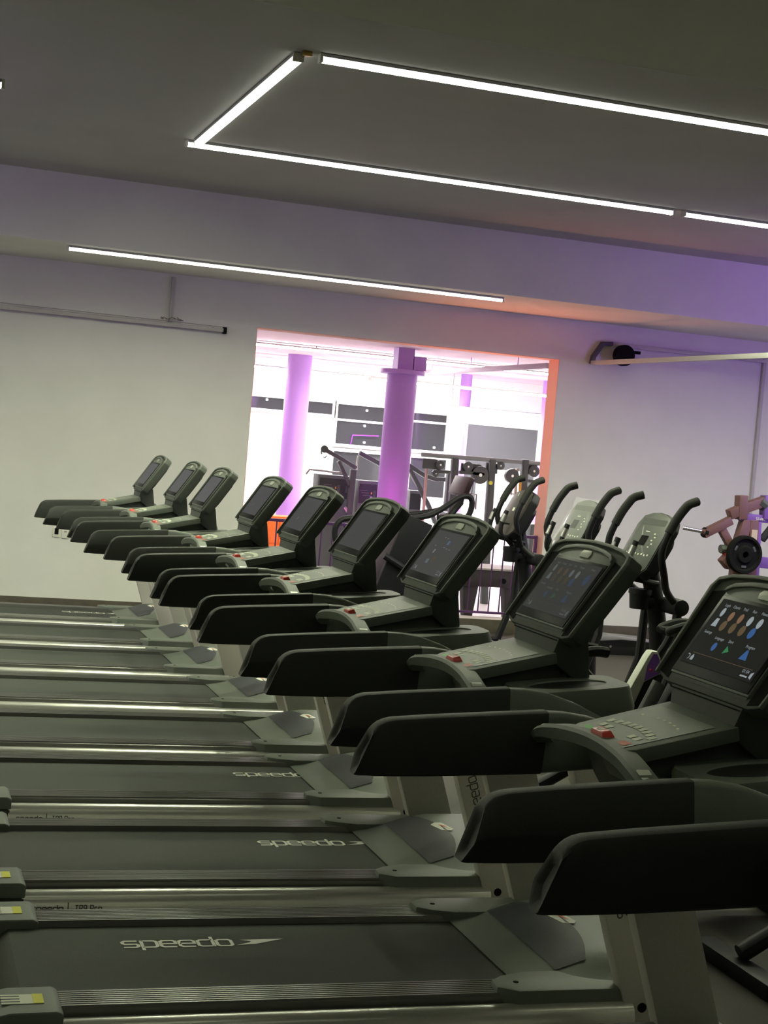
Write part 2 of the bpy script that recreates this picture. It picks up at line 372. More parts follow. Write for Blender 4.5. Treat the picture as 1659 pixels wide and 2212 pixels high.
# console plane
S0 = Vector((1.837, 0, 1.285)); AU = Vector((.163, 0, .243)).normalized(); NN = Vector((-AU.z, 0, AU.x))
def cp3(u, v, w=0): return S0 + AU*v + NN*w + Vector((0, -u, 0))      # u to the user's right
def slab(b, pts, w0, w1, m, bevel=0, seg=2):
    t = bmesh.new()
    A = [t.verts.new(cp3(u, v, w0)) for u, v in pts]; B = [t.verts.new(cp3(u, v, w1)) for u, v in pts]; n = len(pts)
    t.faces.new(A); t.faces.new(B[::-1])
    for i in range(n): t.faces.new((A[i], A[(i+1) % n], B[(i+1) % n], B[i]))
    b.join(t, m, bevel, seg)
def quad(b, u0, v0, u1, v1, w, m, sk=0):
    b.poly([cp3(u0, v0, w), cp3(u1, v0, w), cp3(u1+sk, v1, w), cp3(u0+sk, v1, w)], m)
def disc(b, u, v, ru, rv, w, m, n=14, a0=0, a1=2*math.pi):
    b.poly([cp3(u+ru*math.cos(a0+(a1-a0)*i/(n if a1-a0 > 6 else n-1)), v+rv*math.sin(a0+(a1-a0)*i/(n if a1-a0 > 6 else n-1)), w) for i in range(n)], m)
def scr(name, base, e): return mat(name, base, .35, emit=e, ecol=(1, 1, 1), coat=.2)
def text_on(b, s, u, v, h, w, m):
    cu = bpy.data.curves.new('txt', 'FONT'); cu.body = s; cu.size = h; cu.align_x = 'CENTER'
    o = bpy.data.objects.new('txt', cu); COL.objects.link(o)
    me = bpy.data.meshes.new_from_object(o.evaluated_get(bpy.context.evaluated_depsgraph_get()))
    t = bmesh.new(); t.from_mesh(me)
    for q in t.verts: q.co = cp3(u+q.co.x, v+q.co.y, w)
    i = b.mi(m)
    for f in t.faces: f.material_index = i
    m2 = bpy.data.meshes.new('t'); t.to_mesh(m2); t.free(); b.bm.from_mesh(m2)
    bpy.data.objects.remove(o); bpy.data.curves.remove(cu); bpy.data.meshes.remove(me); bpy.data.meshes.remove(m2)
def make_display(mode, parent):
    # mode: (base emission, icon emission, full set)
    be, ie, kind = mode; b = MB(); w = .0165; k = '_%d_%d' % (int(be*1000), int(ie*1000))
    base = mat('display_base'+k, (.005, .005, .006), .4, spec=.03, emit=1, ecol=(be, be, be*1.02))
    u0, v0, u1, v1 = -.158, .048, .158, .232
    slab(b, [(u0, v0), (u1, v0), (u1, v1), (u0, v1)], .012, w, base); w += .0006
    def em(n, c): return mat('icon_'+n+k, (.005, .005, .005), .4, spec=.08, emit=1, ecol=tuple(x*ie for x in c))
    wh, bl, gn, og, br = em('white', (.62, .7, .75)), em('blue', (.04, .18, .55)), em('green', (.03, .38, .12)), em('skin', (.42, .22, .12)), em('brown', (.20, .13, .06))
    if kind == 0:
        quad(b, -.05, .10, -.044, .118, w, wh, .006)
    if kind == 1 or kind == 2:
        disc(b, -.122, .196, .008, .013, w, wh); b.poly([cp3(-.135, .155, w), cp3(-.112, .155, w), cp3(-.116, .178, w), cp3(-.129, .178, w)], wh)
        for i, (c1, c2) in enumerate(((og, br), (og, br), (wh, br), (wh, bl))):
            u = -.082+i*.042
            disc(b, u+.004, .190, .010, .014, w, c1); disc(b, u-.002, .162, .012, .015, w, c2)
        disc(b, .12, .18, .014, .02, w, bl)
        for u, t in ((-.12, 'Login'), (-.08, 'Classic'), (-.04, 'Trail'), (.0, 'Run'), (.045, 'Fitness'), (.12, 'Media')): text_on(b, t, u, .213, .011, w, wh)
        for u, t in ((-.125, 'Settings'), (-.062, 'Language'), (-.01, 'Start'), (.075, 'Program')): text_on(b, t, u, .125 if u > -.12 else .134, .011, w, wh)
        disc(b, -.062, .105, .009, .012, w, bl)
        b.poly([cp3(-.016, .094, w), cp3(.006, .103, w), cp3(-.012, .117, w)], gn)
        b.poly([cp3(.058, .094, w), cp3(.090, .094, w), cp3(.078, .120, w), cp3(.070, .120, w)], bl)
        quad(b, u0+.03, .077, u1-.02, .0785, w, br)
    if kind == 3:
        quad(b, .005, .178, .035, .198, w, bl); quad(b, .01, .180, .028, .196, w+.0003, em('lite', (.3, .45, .55)))
        quad(b, -.07, .135, -.055, .152, w, wh, .004); quad(b, -.07, .09, -.045, .108, w, em('lite', (.3, .45, .55)))
        quad(b, -.03, .10, -.005, .125, w, br, .01)
        for u, v in ((-.05, .205), (-.02, .203), (.0, .165), (.03, .162), (.06, .160), (-.09, .165)): quad(b, u, v, u+.014, v+.003, w, wh)
    if kind:
        for a in range(6):
            t0, t1 = -1.2+a*.55, -1.2+(a+1)*.55
            b.poly([cp3(-.138+r*math.cos(t), .064+r*math.sin(t), w) for r, t in ((.006, t0), (.0085, t0), (.0085, t1), (.006, t1))], wh)
        b.poly([cp3(-.124, .057, w), cp3(-.112, .057, w), cp3(-.112, .066, w), cp3(-.118, .074, w), cp3(-.124, .066, w)], wh)
        text_on(b, '01:04', .118, .066, .013, w, wh); quad(b, .105, .056, .134, .060, w, wh)
        b.poly([cp3(.140, .058, w), cp3(.150, .054, w), cp3(.150, .074, w), cp3(.140, .069, w)], wh)
    return b.build('display', parent, off=(-OX, 0, 0))
def hood_z(x, y):
    t = max(0, min(1, (x-1.75)/.30)); r = t*t*(3-2*t)
    d = max(0, (abs(y)-.22)/.17); d = min(1, d); dm = 1-.75*d*d*(3-2*d)
    return .328+.072*r*dm
def make_treadmill(disp):
    T = empty('treadmill', (OX, 0, 0)); O = (-OX, 0, 0)
    B = lambda b, n, p=T, a=35: b.build(n, p, a, O)
    # base frame
    b = MB(); b.box((1.24, 0, .16), (1.80, .74, .20), M_BLACKP, bevel=.01)
    b.box((2.06, 0, .13), (.28, .76, .20), M_BLACKP, bevel=.02)
    for x in (.55, 2.1):
        for y in (-.33, .33): b.cyl((x, y, 0), (x, y, .07), .035, M_BLK, 16)
    B(b, 'base_frame')
    belt_obj(None, T)
    for s in (-1, 1):
        # ridged foot rail
        prof = [(.270, .305)]
        n = 8; y0, y1 = .275, .382
        for i in range(n):
            a = y0+(y1-y0)*i/n; q = (y1-y0)/n
            prof += [(a+.1*q, .331), (a+.2*q, .336), (a+.75*q, .336), (a+.9*q, .331)]
        prof += [(.386, .328), (.386, .296), (.270, .296)]
        b = MB(); b.prism([(s*p, z) for p, z in prof], .485, 1.74, M_RIDGE, 'x'); B(b, 'foot_rail', a=15)
        # silver side profile
        prof = [(.384, .300), (.398, .3135), (.412, .314), (.428, .309), (.438, .298), (.444, .28), (.446, .255), (.444, .23), (.438, .20), (.428, .175), (.41, .16), (.384, .16)]
        b = MB(); b.prism([(s*p, z) for p, z in prof], .475, 2.035, M_SILV, 'x')
        if s < 0:
            yy = -.4468
            write(b, 'speedo', (.505, yy, .256), (1, 0, 0), (0, 0, 1), .0135, .95, .24, M_PRINT, .3)
            write(b, '|', (.617, yy, .256), (1, 0, 0), (0, 0, 1), .015, 1, .2, M_PRINT)
            write(b, 'TR9 Pro', (.640, yy, .256), (1, 0, 0), (0, 0, 1), .0125, .8, .24, M_PRINT, .35)
            arrow(b, (.533, yy, .240), (1, 0, 0), (0, 0, 1), .034, M_REDP)
        B(b, 'side_rail', a=40)
        # rear end cap
        b = MB(); b.prism([(.30, .295), (.485, .295), (.487, .335), (.47, .344), (.36, .343), (.32, .335), (.30, .31)], min(s*.262, s*.440), max(s*.262, s*.440), M_GREYP, 'y', bevel=.007, seg=3); b.prism([(.32, .10), (.482, .10), (.482, .296), (.31, .296)], min(s*.27, s*.443), max(s*.27, s*.443), M_BLACKP, 'y', bevel=.006)
        rc = B(b, 'rear_cap')
        b = MB(); y0, y1 = (s*.30, s*.40)
        b.box((.39, (y0+y1)/2, .3445), (.10, .062, .0016), M_LABW); b.box((.43, (y0+y1)/2, .3449), (.025, .062, .0022), M_YEL)
        for k in range(3): b.box((.36+.0*k, (y0+y1)/2+(.018-.018*k), .3456), (.05, .004, .001), M_PRINT)
        B(b, 'safety_label', rc)
        # upright post
        zb, ztp = .09, 1.06
        rx = lambda z: (2.03 if s < 0 else 2.042)-.335*(z-.25)
        fx = lambda z: rx(z)+(.163 if s < 0 else .180)
        ya, yb = (-.42, -.37) if s < 0 else (.378, .428)
        u = MB(); u.prism([(rx(zb), zb), (fx(zb), zb), (fx(ztp), ztp), (rx(ztp), ztp)], ya, yb, M_UPR, 'y', bevel=.006)
        if s < 0:
            d = Vector((-.33, 0, 1)).normalized()
            base = Vector((rx(.557)+.066, -.4208, .557))
            write(u, 'speedo', base+d*.0, d, Vector((-1, 0, -.33)), .026, .75, .16, M_PRINT, .24)
        up = B(u, 'upright')
        b = MB(); b.cyl((2.066, s*.4195 if s < 0 else .3785, .297), (2.066, s*.4225 if s < 0 else .3755, .297), .0135, M_BLK, 20); B(b, 'bolt_cap', up)
        # handrail grip (loft along x)
        rings = []
        def ring(x, z0, z1, g=1.0):
            h = z1-z0; ci = .338; co = .402; mid = (ci+co)/2; hw = (co-ci)/2*g
            P = [(-.62, 0), (-.82, .04), (-.88, .2), (-1, .90), (-.86, .975), (-.6, 1), (.20, 1), (.38, .985), (.50, .93), (1.10, .44), (1.08, .36), (.44, .03), (.30, 0)]
            return [Vector((x, s*(mid+hw*a), z0+h*c_)) for a, c_ in P]
        for x, z0, z1, g, sh in ((1.130, 1.020, 1.080, .45, .37), (1.1225, 1.012, 1.092, .68, .37), (1.119, 1.006, 1.101, .86, .37), (1.1185, 1.002, 1.110, 1, .37), (1.1235, 1.0, 1.119, 1, .37), (1.133, .999, 1.127, 1, .35), (1.150, .999, 1.133, 1, .30), (1.175, .998, 1.137, 1, .22), (1.22, .998, 1.140, 1, .13), (1.30, .999, 1.146, 1, .05), (1.45, 1.004, 1.156, 1, .036), (1.60, 1.01, 1.166, 1, .036)):
            r = ring(x, z0, z1, g); rings.append([Vector((p.x+(p.z-1.0)*sh, p.y, p.z)) for p in r])
        b = MB(); b.loft(rings, M_GRIP); B(b, 'handrail_grip', a=38)
        rings = []
        for x, z0, z1, g in ((1.60, 1.012, 1.164, .97), (1.65, 1.016, 1.163, 1.0), (1.72, 1.022, 1.154, 1.02), (1.80, 1.028, 1.130, 1.04), (1.87, 1.032, 1.100, 1.05), (1.93, 1.034, 1.072, 1.0), (1.97, 1.036, 1.052, .8)):
            r = ring(x, z0, z1, g); rings.append([Vector((p.x+(p.z-1.0)*.036, p.y, p.z)) for p in r])
        b = MB(); b.loft(rings, M_GREYP); B(b, 'handrail_cap', a=50)
        # cup holder pod: outer loop, inner ellipse recess
        N = 40; cx, cyy = 1.848, .215
        def outer(z, k=1.0, dx=0):
            L = []
            for i in range(N):
                a = 2*math.pi*i/N; c_, s_ = math.cos(a), math.sin(a); e_ = .42
                L.append(Vector((cx+dx+.168*k*math.copysign(abs(c_)**e_, c_), s*(cyy+.110*k*math.copysign(abs(s_)**e_, s_)), z+(cx*0+.168*k*math.copysign(abs(c_)**e_, c_))*.10)))
            return L
        def inner(z, ku=1.0, kv=1.0):
            return [Vector((cx-.005+.118*ku*math.cos(2*math.pi*i/N), s*(cyy+.012+.062*kv*math.sin(2*math.pi*i/N)), z+.0115*math.cos(2*math.pi*i/N))) for i in range(N)]
        b = MB()
        b.loft([outer(1.02, .86, .02), outer(1.05, .96, .02), outer(1.10, 1.02, .012), outer(1.148, .99), outer(1.157, .965), inner(1.158, 1.0, 1.0), inner(1.154, .97, .96)], M_GREYP, caps=False)
        b.loft([inner(1.154, .97, .96), inner(1.11, .93, .92), inner(1.055, .85, .85)], M_BLACKP)
        B(b, 'cup_holder', a=40)
    # hood (motor cover)
    b = MB(); xs = [1.745+.455*i/22 for i in range(23)]; ys = [-.40+.80*j/32 for j in range(33)]
    t = bmesh.new(); g = [[t.verts.new((x, y, hood_z(x, y)-(0.006 if (i == 0) else 0))) for j, y in enumerate(ys)] for i, x in enumerate(xs)]
    lo = [[None]*33 for _ in xs]
    for i in range(22):
        for j in range(32): t.faces.new((g[i][j], g[i+1][j], g[i+1][j+1], g[i][j+1]))
    bd = [g[i][0] for i in range(23)]+[g[22][j] for j in range(1, 33)]+[g[i][32] for i in range(21, -1, -1)]+[g[0][j] for j in range(31, 0, -1)]
    dv = [t.verts.new((v.co.x, v.co.y, .262 if abs(v.co.y) > .3 or v.co.x > 2 else .322)) for v in bd]
    for i in range(len(bd)): j = (i+1) % len(bd); t.faces.new((bd[i], bd[j], dv[j], dv[i]))
    b.join(t, M_GREYP)
    for s in (-1, 1):     # rearward wings over the foot rails
        P = [(1.765, s*.262), (1.69, s*.29), (1.652, s*.32), (1.648, s*.375), (1.70, s*.412), (2.02, s*.412), (2.02, s*.262)]
        b.prism(P, .262, .351, M_GREYP, 'z', bevel=.008)
        b.cyl((1.715, s*.345, .3505), (1.715, s*.345, .352), .008, M_BLK, 14)
    hd = B(b, 'motor_hood', a=30)
    b = MB(); rings = []
    for j in range(21):
        y = -.265+.53*j/20; k = 1-.42*(abs(y)/.265)**2; rings.append([Vector((1.868+.155*k*i/6, y, hood_z(1.868+.155*k*i/6, y)+.003)) for i in range(7)])
    b.loft(rings, M_PANEL, caps=False, closed=False); B(b, 'hood_inset', hd)
    b = MB(); R = lambda x, y: Vector((x, y, hood_z(x, y)+.0035))
    b.poly([R(1.985+.005, .085), R(2.01, .102), R(2.035, .09), R(2.05, .0), R(2.035, -.018), R(2.005, .0)], M_WHITE)
    b.poly([R(2.013, .07)+Vector((0, 0, .001)), R(2.027, .055)+Vector((0, 0, .001)), R(2.035, .015)+Vector((0, 0, .001)), R(2.017, .05)+Vector((0, 0, .001))], M_REDP)
    B(b, 'emblem', hd)
    # console base body across the posts
    b = MB(); b.prism([(1.66, 1.07), (1.80, 1.02), (2.02, 1.0), (2.07, 1.02), (2.05, 1.08), (1.98, 1.155), (1.90, 1.178), (1.72, 1.150), (1.63, 1.135)], -.115, .115, M_GREYP, 'y', bevel=.012)
    b.prism([(1.80, .99), (2.04, .97), (2.06, 1.02), (1.98, 1.06), (1.82, 1.05)], -.36, .36, M_DGREY, 'y', bevel=.015)
    B(b, 'console_body')
    # keypad deck
    kx0, kz0, kx1, kz1 = 1.565, 1.172, 1.835, 1.236
    kd = Vector((kx1-kx0, 0, kz1-kz0)); kl = kd.length; kd.normalize(); kn = Vector((-kd.z, 0, kd.x))
    K = lambda a, y, w=0: Vector((kx0, y, kz0))+kd*a+kn*w
    b = MB(); t = bmesh.new()
    top = [(0, -.128), (.03, -.15), (kl, -.158), (kl, .158), (.03, .15), (0, .128)]
    A = [t.verts.new(K(a, y, 0)) for a, y in top]; C = [t.verts.new(K(a, y*.98, -.034)) for a, y in top]
    t.faces.new(A); t.faces.new(C[::-1])
    for i in range(6): t.faces.new((A[i], A[(i+1) % 6], C[(i+1) % 6], C[i]))
    b.join(t, M_GREYP, .006)
    b.prism([(1.60, 1.145), (1.85, 1.205), (1.90, 1.12), (1.72, 1.10)], -.12, .12, M_DGREY, 'y')
    kp = B(b, 'keypad_deck')
    b = MB(); b.poly([K(a, y, .0012) for a, y in ((.012, -.118), (.235, -.128), (.235, .128), (.012, .118))], M_MEMB)
    def key(a, y, m=M_KEY, da=.012, dy=.0125): b.poly([K(a+p*da/1, y+q*dy, .0022) for p, q in ((-.85, -.80), (.85, -.80), (.85, .80), (-.85, .80))], m)
    for i in range(9):
        y = .10-.025*i; key(.112+.018*(1-((i-4)/4)**2)-.02, y, dy=.012)
    for y in (.085, .055): key(.064, y)
    for y in (-.055, -.083): key(.070-.004, y)
    b.poly([K(a, y, .0021) for a, y in ((.018, .070), (.036, .070), (.040, .108), (.024, .108))], M_GREEN)
    b.poly([K(a, y, .0021) for a, y in ((.018, -.108), (.042, -.108), (.040, -.070), (.020, -.070))], M_REDK)
    for i in range(7):
        y = .085-.028*i; a = .165+.012*(1-((i-3)/3)**2)
        b.poly([K(a+p, y+q, .0022) for p, q in ((0, 0), (.006, 0), (.006, .009), (0, .009))], M_LABW if i % 2 else M_KEY)
    B(b, 'key_panel', kp)
    b = MB(); t = bmesh.new()
    A = [t.verts.new(K(a, y, .001)) for a, y in ((.004, -.036), (.036, -.036), (.036, .036), (.004, .036))]
    C = [t.verts.new(K(a, y, .017)) for a, y in ((.009, -.026), (.032, -.026), (.032, .026), (.009, .026))]
    t.faces.new(C); t.faces.new(A[::-1])
    for i in range(4): t.faces.new((A[i], A[(i+1) % 4], C[(i+1) % 4], C[i]))
    b.join(t, M_RED, .004)
    b.poly([K(a, y, .0178) for a, y in ((.014, -.008), (.026, -.008), (.024, .012), (.014, .016))], M_LABW)
    sb = B(b, 'stop_button', kp)
    sb['label'] = 'red emergency stop button'
    # arched grip bar
    path = [(1.590, .336, 1.104), (1.570, .312, 1.120), (1.560, .275, 1.139), (1.560, .22, 1.157), (1.567, .15, 1.169), (1.572, .07, 1.176), (1.574, 0, 1.178)]
    path = path+[(x, -y, z) for x, y, z in path[-2::-1]]
    P3 = smoothp([Vector(p) for p in path], 4); rings = []
    for i, p in enumerate(P3):
        d = (P3[min(i+1, len(P3)-1)]-P3[max(i-1, 0)]); d.x = 0; d.normalize(); nrm = Vector((0, -d.z, d.y)); nrm = nrm if nrm.z > 0 else -nrm
        nrm = Vector((0, p.y*.9, .12)) if False else nrm
        tk = 1-.6*max(0, (abs(p.y)-.20)/.136)*(1 if p.y > 0 else .2); rings.append([p+Vector((x, 0, 0))+nrm*w*(tk if w < 0 else 1) for x, w in ((-.016, -.032), (-.022, -.006), (-.016, .002), (.026, .004), (.030, -.002), (.030, -.032))])
    b = MB(); b.loft(rings, M_GREYP); gb = B(b, 'grip_arch', a=40)
    for y, z, tl in ((.250, 1.146, .42), (.274, 1.1345, .50), (-.250, 1.146, -.42), (-.274, 1.1345, -.50)):
        b = MB(); b.box((1.563, y, z+.004), (.030, .019, .006), M_PAD, rot=Matrix.Rotation(-tl, 3, 'X'), bevel=.002); B(b, 'sensor_pad', gb)
    # neck
    b = MB(); t = bmesh.new()
    f0, f1 = [(1.826, .140, 1.222), (1.865, .172, 1.302)], None
    A = [(1.824, -.140, 1.213), (1.824, .140, 1.213), tuple(cp3(-.174, .024, .011)), tuple(cp3(.174, .024, .011))]
    C = [(1.955, -.150, 1.12), (1.955, .150, 1.12), (1.925, .165, 1.300), (1.925, -.165, 1.300)]
    A = [t.verts.new(p) for p in A]; C = [t.verts.new(p) for p in C]
    t.faces.new(A); t.faces.new(C[::-1])
    for i in range(4): t.faces.new((A[i], A[(i+1) % 4], C[(i+1) % 4], C[i]))
    b.join(t, M_DGREY, .005)
    b.poly([Vector((1.8245, y, z))+Vector((.0, 0, 0)) for y, z in ()] or [cp3(u_, v_, w_+.0012) for u_, v_, w_ in ((-.160, -.0165, -.0045), (.160, -.0165, -.0045), (.161, -.0135, -.0035), (-.161, -.0135, -.0035))], M_BLK)
    B(b, 'console_neck')
    # console
    hs = [(-.236, .006), (-.245, .04), (-.264, .262), (-.250, .290), (-.20, .304), (-.1, .314), (0, .317), (.1, .314), (.20, .304), (.250, .290), (.264, .262), (.245, .04), (.236, .006), (.19, -.008), (-.19, -.008)]
    b = MB(); slab(b, hs, -.042, .004, M_HOUS, .006, 2)
    for q_ in (-1, 1): slab(b, [(q_*.181, .0), (q_*.230, .012), (q_*.247, .25), (q_*.184, .262)], .003, .0055, M_BLK)
    for q_ in (-1, 1): slab(b, [(q_*.233, .004), (q_*.240, .002), (q_*.264, .262), (q_*.251, .288), (q_*.236, .294), (q_*.250, .262)], .002, .013, M_GREYP, .003)
    slab(b, [(-.245, .279), (-.251, .289), (-.20, .304), (-.1, .314), (0, .317), (.1, .314), (.20, .304), (.251, .289), (.245, .279), (.2, .293), (.1, .303), (0, .306), (-.1, .303), (-.2, .293)], .002, .013, M_GREYP, .003)
    hs2 = [(-.15, -.05), (-.20, .06), (-.20, .20), (-.15, .25), (.15, .25), (.20, .20), (.20, .06), (.15, -.05)]
    slab(b, [(u, v+.03) for u, v in hs2], -.058, -.036, M_HOUS, .008)
    ch = B(b, 'console_housing')
    # top rim
    rim = [(-.250, .268), (-.248, .283), (-.20, .296), (-.1, .305), (0, .308), (.1, .305), (.20, .296), (.248, .283), (.250, .268), (.2, .286), (.1, .295), (0, .298), (-.1, .295), (-.2, .286)]
    rings = [[cp3(rim[i][0], rim[i][1], .0), cp3(rim[i][0], rim[i][1], .009), cp3(rim[j][0], rim[j][1], .007), cp3(rim[j][0], rim[j][1], 0)] for i, j in ((0, 0), (1, 8), (2, 9), (3, 10), (4, 11), (5, 12), (6, 13), (7, 7), (8, 8))][0:0]
    fc = [(-.176, .016), (-.179, .262), (-.155, .277), (-.09, .289), (0, .294), (.09, .289), (.155, .277), (.179, .262), (.176, .016)]
    b = MB(); slab(b, fc, -.002, .012, M_GREYP, .004)
    lip = [(-.180, .252), (-.179, .264), (-.155, .279), (-.09, .291), (0, .296), (.09, .291), (.155, .279), (.179, .264), (.180, .252), (.155, .266), (.09, .278), (0, .283), (-.09, .278), (-.155, .266)]
    slab(b, lip, .006, .018, M_GREYP, .003)
    cf = B(b, 'console_face', ch)
    b = MB(); slab(b, [(-.172, .022), (.172, .022), (.174, .243), (-.174, .243)], .008, .0145, M_GLASSB, .0015)
    B(b, 'screen_bezel', ch)
    b = MB(); slab(b, [(-.030, .252), (.030, .252), (.036, .266), (.027, .277), (-.027, .277), (-.036, .266)], .011, .0155, M_EMB, .001); B(b, 'emblem', ch)
    if disp: make_display(disp, ch)
    return T
DISP = {1: (.006, .46, 1), 2: (.026, .12, 2), 3: (.045, .22, 3), 4: (.050, .0, 0), 5: (.062, .3, 0), 6: (.070, .2, 0), 7: (.10, .2, 0)}
LAB = {0: 'treadmill closest to the viewer, only its padded left handrail entering at the right edge',
 1: 'treadmill at lower right whose icon-filled touch screen is cut by the right edge',
 2: 'second treadmill from the viewer, dim icon screen, bright arrow lettering fully visible on its belt',
 3: 'treadmill third from the right whose grey screen shows a few faint blue tiles',
 4: 'treadmill whose console stands just in front of the thick middle lilac column',
 5: 'treadmill whose console stands just right of the left lilac column, over its edge',
 6: 'treadmill whose console overlaps the left edge of the wall opening',
 7: 'third treadmill from the far wall, console nearest the opening against plain wall',
 8: 'second treadmill from the far wall, its console between its two neighbours',
 9: 'treadmill furthest away, right beside the far wall'}
XO = [-.0100, -.0295, .0044, -.0030, .0299, .0367, .0559, -.0134, .0030, -.0573]
YO = [.0206, .0050, -.0011, -.0104, .0135, -.0439, -.0234, .0039, .0155, .0204]
LOGO = {2: .711, 3: 1.35, 4: 1.49, 9: 1.30}
def child(o, n): return [c for c in o.children if c.name.split('.')[0] == n][0]
tread0 = make_treadmill(DISP[1])
beltmesh = {}; dispmesh = {}
for k in [1, 0, 2, 3, 4, 5, 6, 7, 8, 9]:
    t = tread0 if k == 1 else copy_tree(tread0)
    t.location = (OX+XO[k], 3.10123+(k-1)*1.063712+YO[k], 0)
    tag(t, LAB[k], 'treadmill', 'row of ten matching treadmills')
    if k in LOGO:
        o = make_belt(LOGO[k]-XO[k]).build('running_belt', None, off=(-OX, 0, 0)); child(t, 'running_belt').data = o.data; bpy.data.objects.remove(o)
    if k in (2, 3, 4, 5, 6, 7):
        o = make_display(DISP[k], None); child(child(t, 'console_housing'), 'display').data = o.data; bpy.data.objects.remove(o); dispmesh[k] = child(child(t, 'console_housing'), 'display').data
    if k in (0, 8, 9): child(child(t, 'console_housing'), 'display').data = dispmesh.get(7) or child(child(t, 'console_housing'), 'display').data
#@@BG
# ================================================================ BACKGROUND MACHINES
M_TRN = mat('trainer_black', (.009, .009, .011), .5, spec=.3, noise=.1, nscale=80)
M_TGRIP = mat('trainer_grip', (.013, .014, .012), .65, spec=.3)
M_TCON = mat('trainer_console_grey', (.10, .112, .095), .35, coat=.3)
M_TCON2 = mat('trainer_console_brown', (.06, .057, .045), .4)
M_PMET = mat('sensor_metal', (.45, .45, .44), .3, metal=.8)
M_FILM = mat('plastic_film', (.9, .9, .9), .08, alpha=.16, spec=1)
def trainer(Y, X, label, con=M_TCON, hw=.35, film=False, narrow=1.0):
    e = empty('cross_trainer', (X, Y, 0)); tag(e, label, 'cross trainer', 'row of cross trainers in front of the far wall')
    b = MB(); b.box((-.40, 0, .05), (1.5, .10, .07), M_TRN, bevel=.01)
    for x in (-1.15, .30): b.box((x, 0, .03), (.10, .52, .05), M_TRN, bevel=.01)
    b.build('floor_frame', e)
    b = MB(); prof = [(-.12, .06), (-.80, .06), (-.86, .14), (-.80, .24), (-.62, .30), (-.35, .30), (-.16, .22)]
    b.prism(prof, -.11, .11, M_TRN, 'y', bevel=.03, seg=3); b.build('flywheel_cover', e)
    b = MB(); b.tube([(.12, 0, .08), (.10, 0, .45), (.05, 0, .85), (-.03, 0, 1.16)], None or .055, M_TRN, 14, smooth=3); b.build('column', e)
    # console
    a0, a1 = Vector((-.17, 0, 1.17)), Vector((.0, 0, 1.50)); u = (a1-a0).normalized(); n = Vector((-u.z, 0, u.x)); L = (a1-a0).length
    C = lambda y, v, w=0: a0+u*(v*L)+n*w+Vector((0, y, 0))
    out = [(-.15, -.09), (-.205, .03), (-.205, .80), (-.17, .97), (-.09, 1.03), (0, 1.05), (.09, 1.03), (.17, .97), (.205, .80), (.205, .03), (.15, -.09), (0, -.13)]
    def cs(bb, pts, w0, w1, m, bev=0):
        t = bmesh.new(); A = [t.verts.new(C(y*narrow, v, w0)) for y, v in pts]; D = [t.verts.new(C(y*narrow, v, w1)) for y, v in pts]; k = len(pts)
        t.faces.new(A); t.faces.new(D[::-1])
        for i in range(k): t.faces.new((A[i], A[(i+1) % k], D[(i+1) % k], D[i]))
        bb.join(t, m, bev)
    b = MB(); cs(b, out, -.07, 0, M_TRN, .012); cs(b, [(y*.6, .1+v*.65) for y, v in out], -.13, -.06, M_TRN, .02); co = b.build('console', e)
    b = MB(); cs(b, [(y*.95, .5+(v-.5)*.96) for y, v in out], -.001, .004, con, .001)
    q = lambda y0, v0, y1, v1, m, w=.0052: b.poly([C(-y0*narrow, v0, w), C(-y1*narrow, v0, w), C(-y1*narrow, v1, w), C(-y0*narrow, v1, w)], m)
    if con is M_TCON:
        q(-.15, .80, .15, .91, M_DGREY); q(-.06, .42, .03, .60, M_BLK); q(-.04, .67, .01, .685, M_LABW)
        for i in range(8):
            q(-.14+i*.038, .245+.01*(i % 2), -.125+i*.038, .275+.01*(i % 2), M_LABW if i != 1 else M_YEL)
            if i < 5: q(.075+.02*(i % 2), .40+.06*i, .095+.02*(i % 2), .42+.06*i, M_LABW)
        q(-.12, .06, .10, .09, M_BLK)
    else:
        q(-.10, .86, -.09, .93, M_LABW); q(.06, .84, .07, .91, M_LABW); q(-.05, .50, -.01, .58, M_LABW); q(-.10, .30, -.085, .36, M_YEL); q(-.12, .16, .06, .20, M_BLK)
    b.build('control_panel', co)
    if film:
        b = MB(); R = [[C(y+.008*math.sin(9*v+20*y), v, .012+.006*math.sin(14*v+y*30)) for y in [-.2+.05*i for i in range(9)]] for v in [-.05+.1*j for j in range(12)]]
        b.loft(R, M_FILM, caps=False, closed=False); b.build('plastic_film', co)
    for s in (-1, 1):
        ph = s*.0
        P = [(.06, s*.20, .98), (-.04, s*(hw-.10), 1.06), (-.11, s*(hw-.02), 1.16), (-.15, s*hw, 1.29), (-.115, s*hw, 1.41), (-.075, s*hw, 1.49), (-.03, s*hw, 1.555), (.0, s*hw, 1.585), (.055, s*(hw-.01), 1.605)]
        b = MB(); b.tube(P[:6], .022, M_TRN, 12, smooth=3); arm = b.build('moving_arm', e)
        b = MB(); b.tube(P[4:], .027, M_TGRIP, 12, smooth=3); b.build('arm_grip', arm)
        b = MB(); b.cyl((.07, s*.05, .97), (.07, s*.25, .97), .05, M_TRN, 20, bevel=.01); b.tube([(.07, s*.20, .97), (.06, s*.21, .6), (-.05, s*.21, .28)], .028, M_TRN, 10)
        b.build('lower_link', e)
        b = MB(); b.tube([(-.05, s*.21, .28), (-.6, s*.20, .22), (-1.1, s*.16, .30)], None or .025, M_TRN, 8); b.box((-.42, s*.20, .29), (.36, .15, .05), M_TRN, bevel=.015); b.build('pedal', e)
        # fixed grips
        b = MB(); b.tube([(.0, s*.05, 1.09), (-.14, s*.10, 1.11), (-.225, s*.118, 1.14), (-.238, s*.118, 1.22), (-.20, s*.118, 1.34)], .018, M_TRN, 10, smooth=3); fx = b.build('fixed_handle', e)
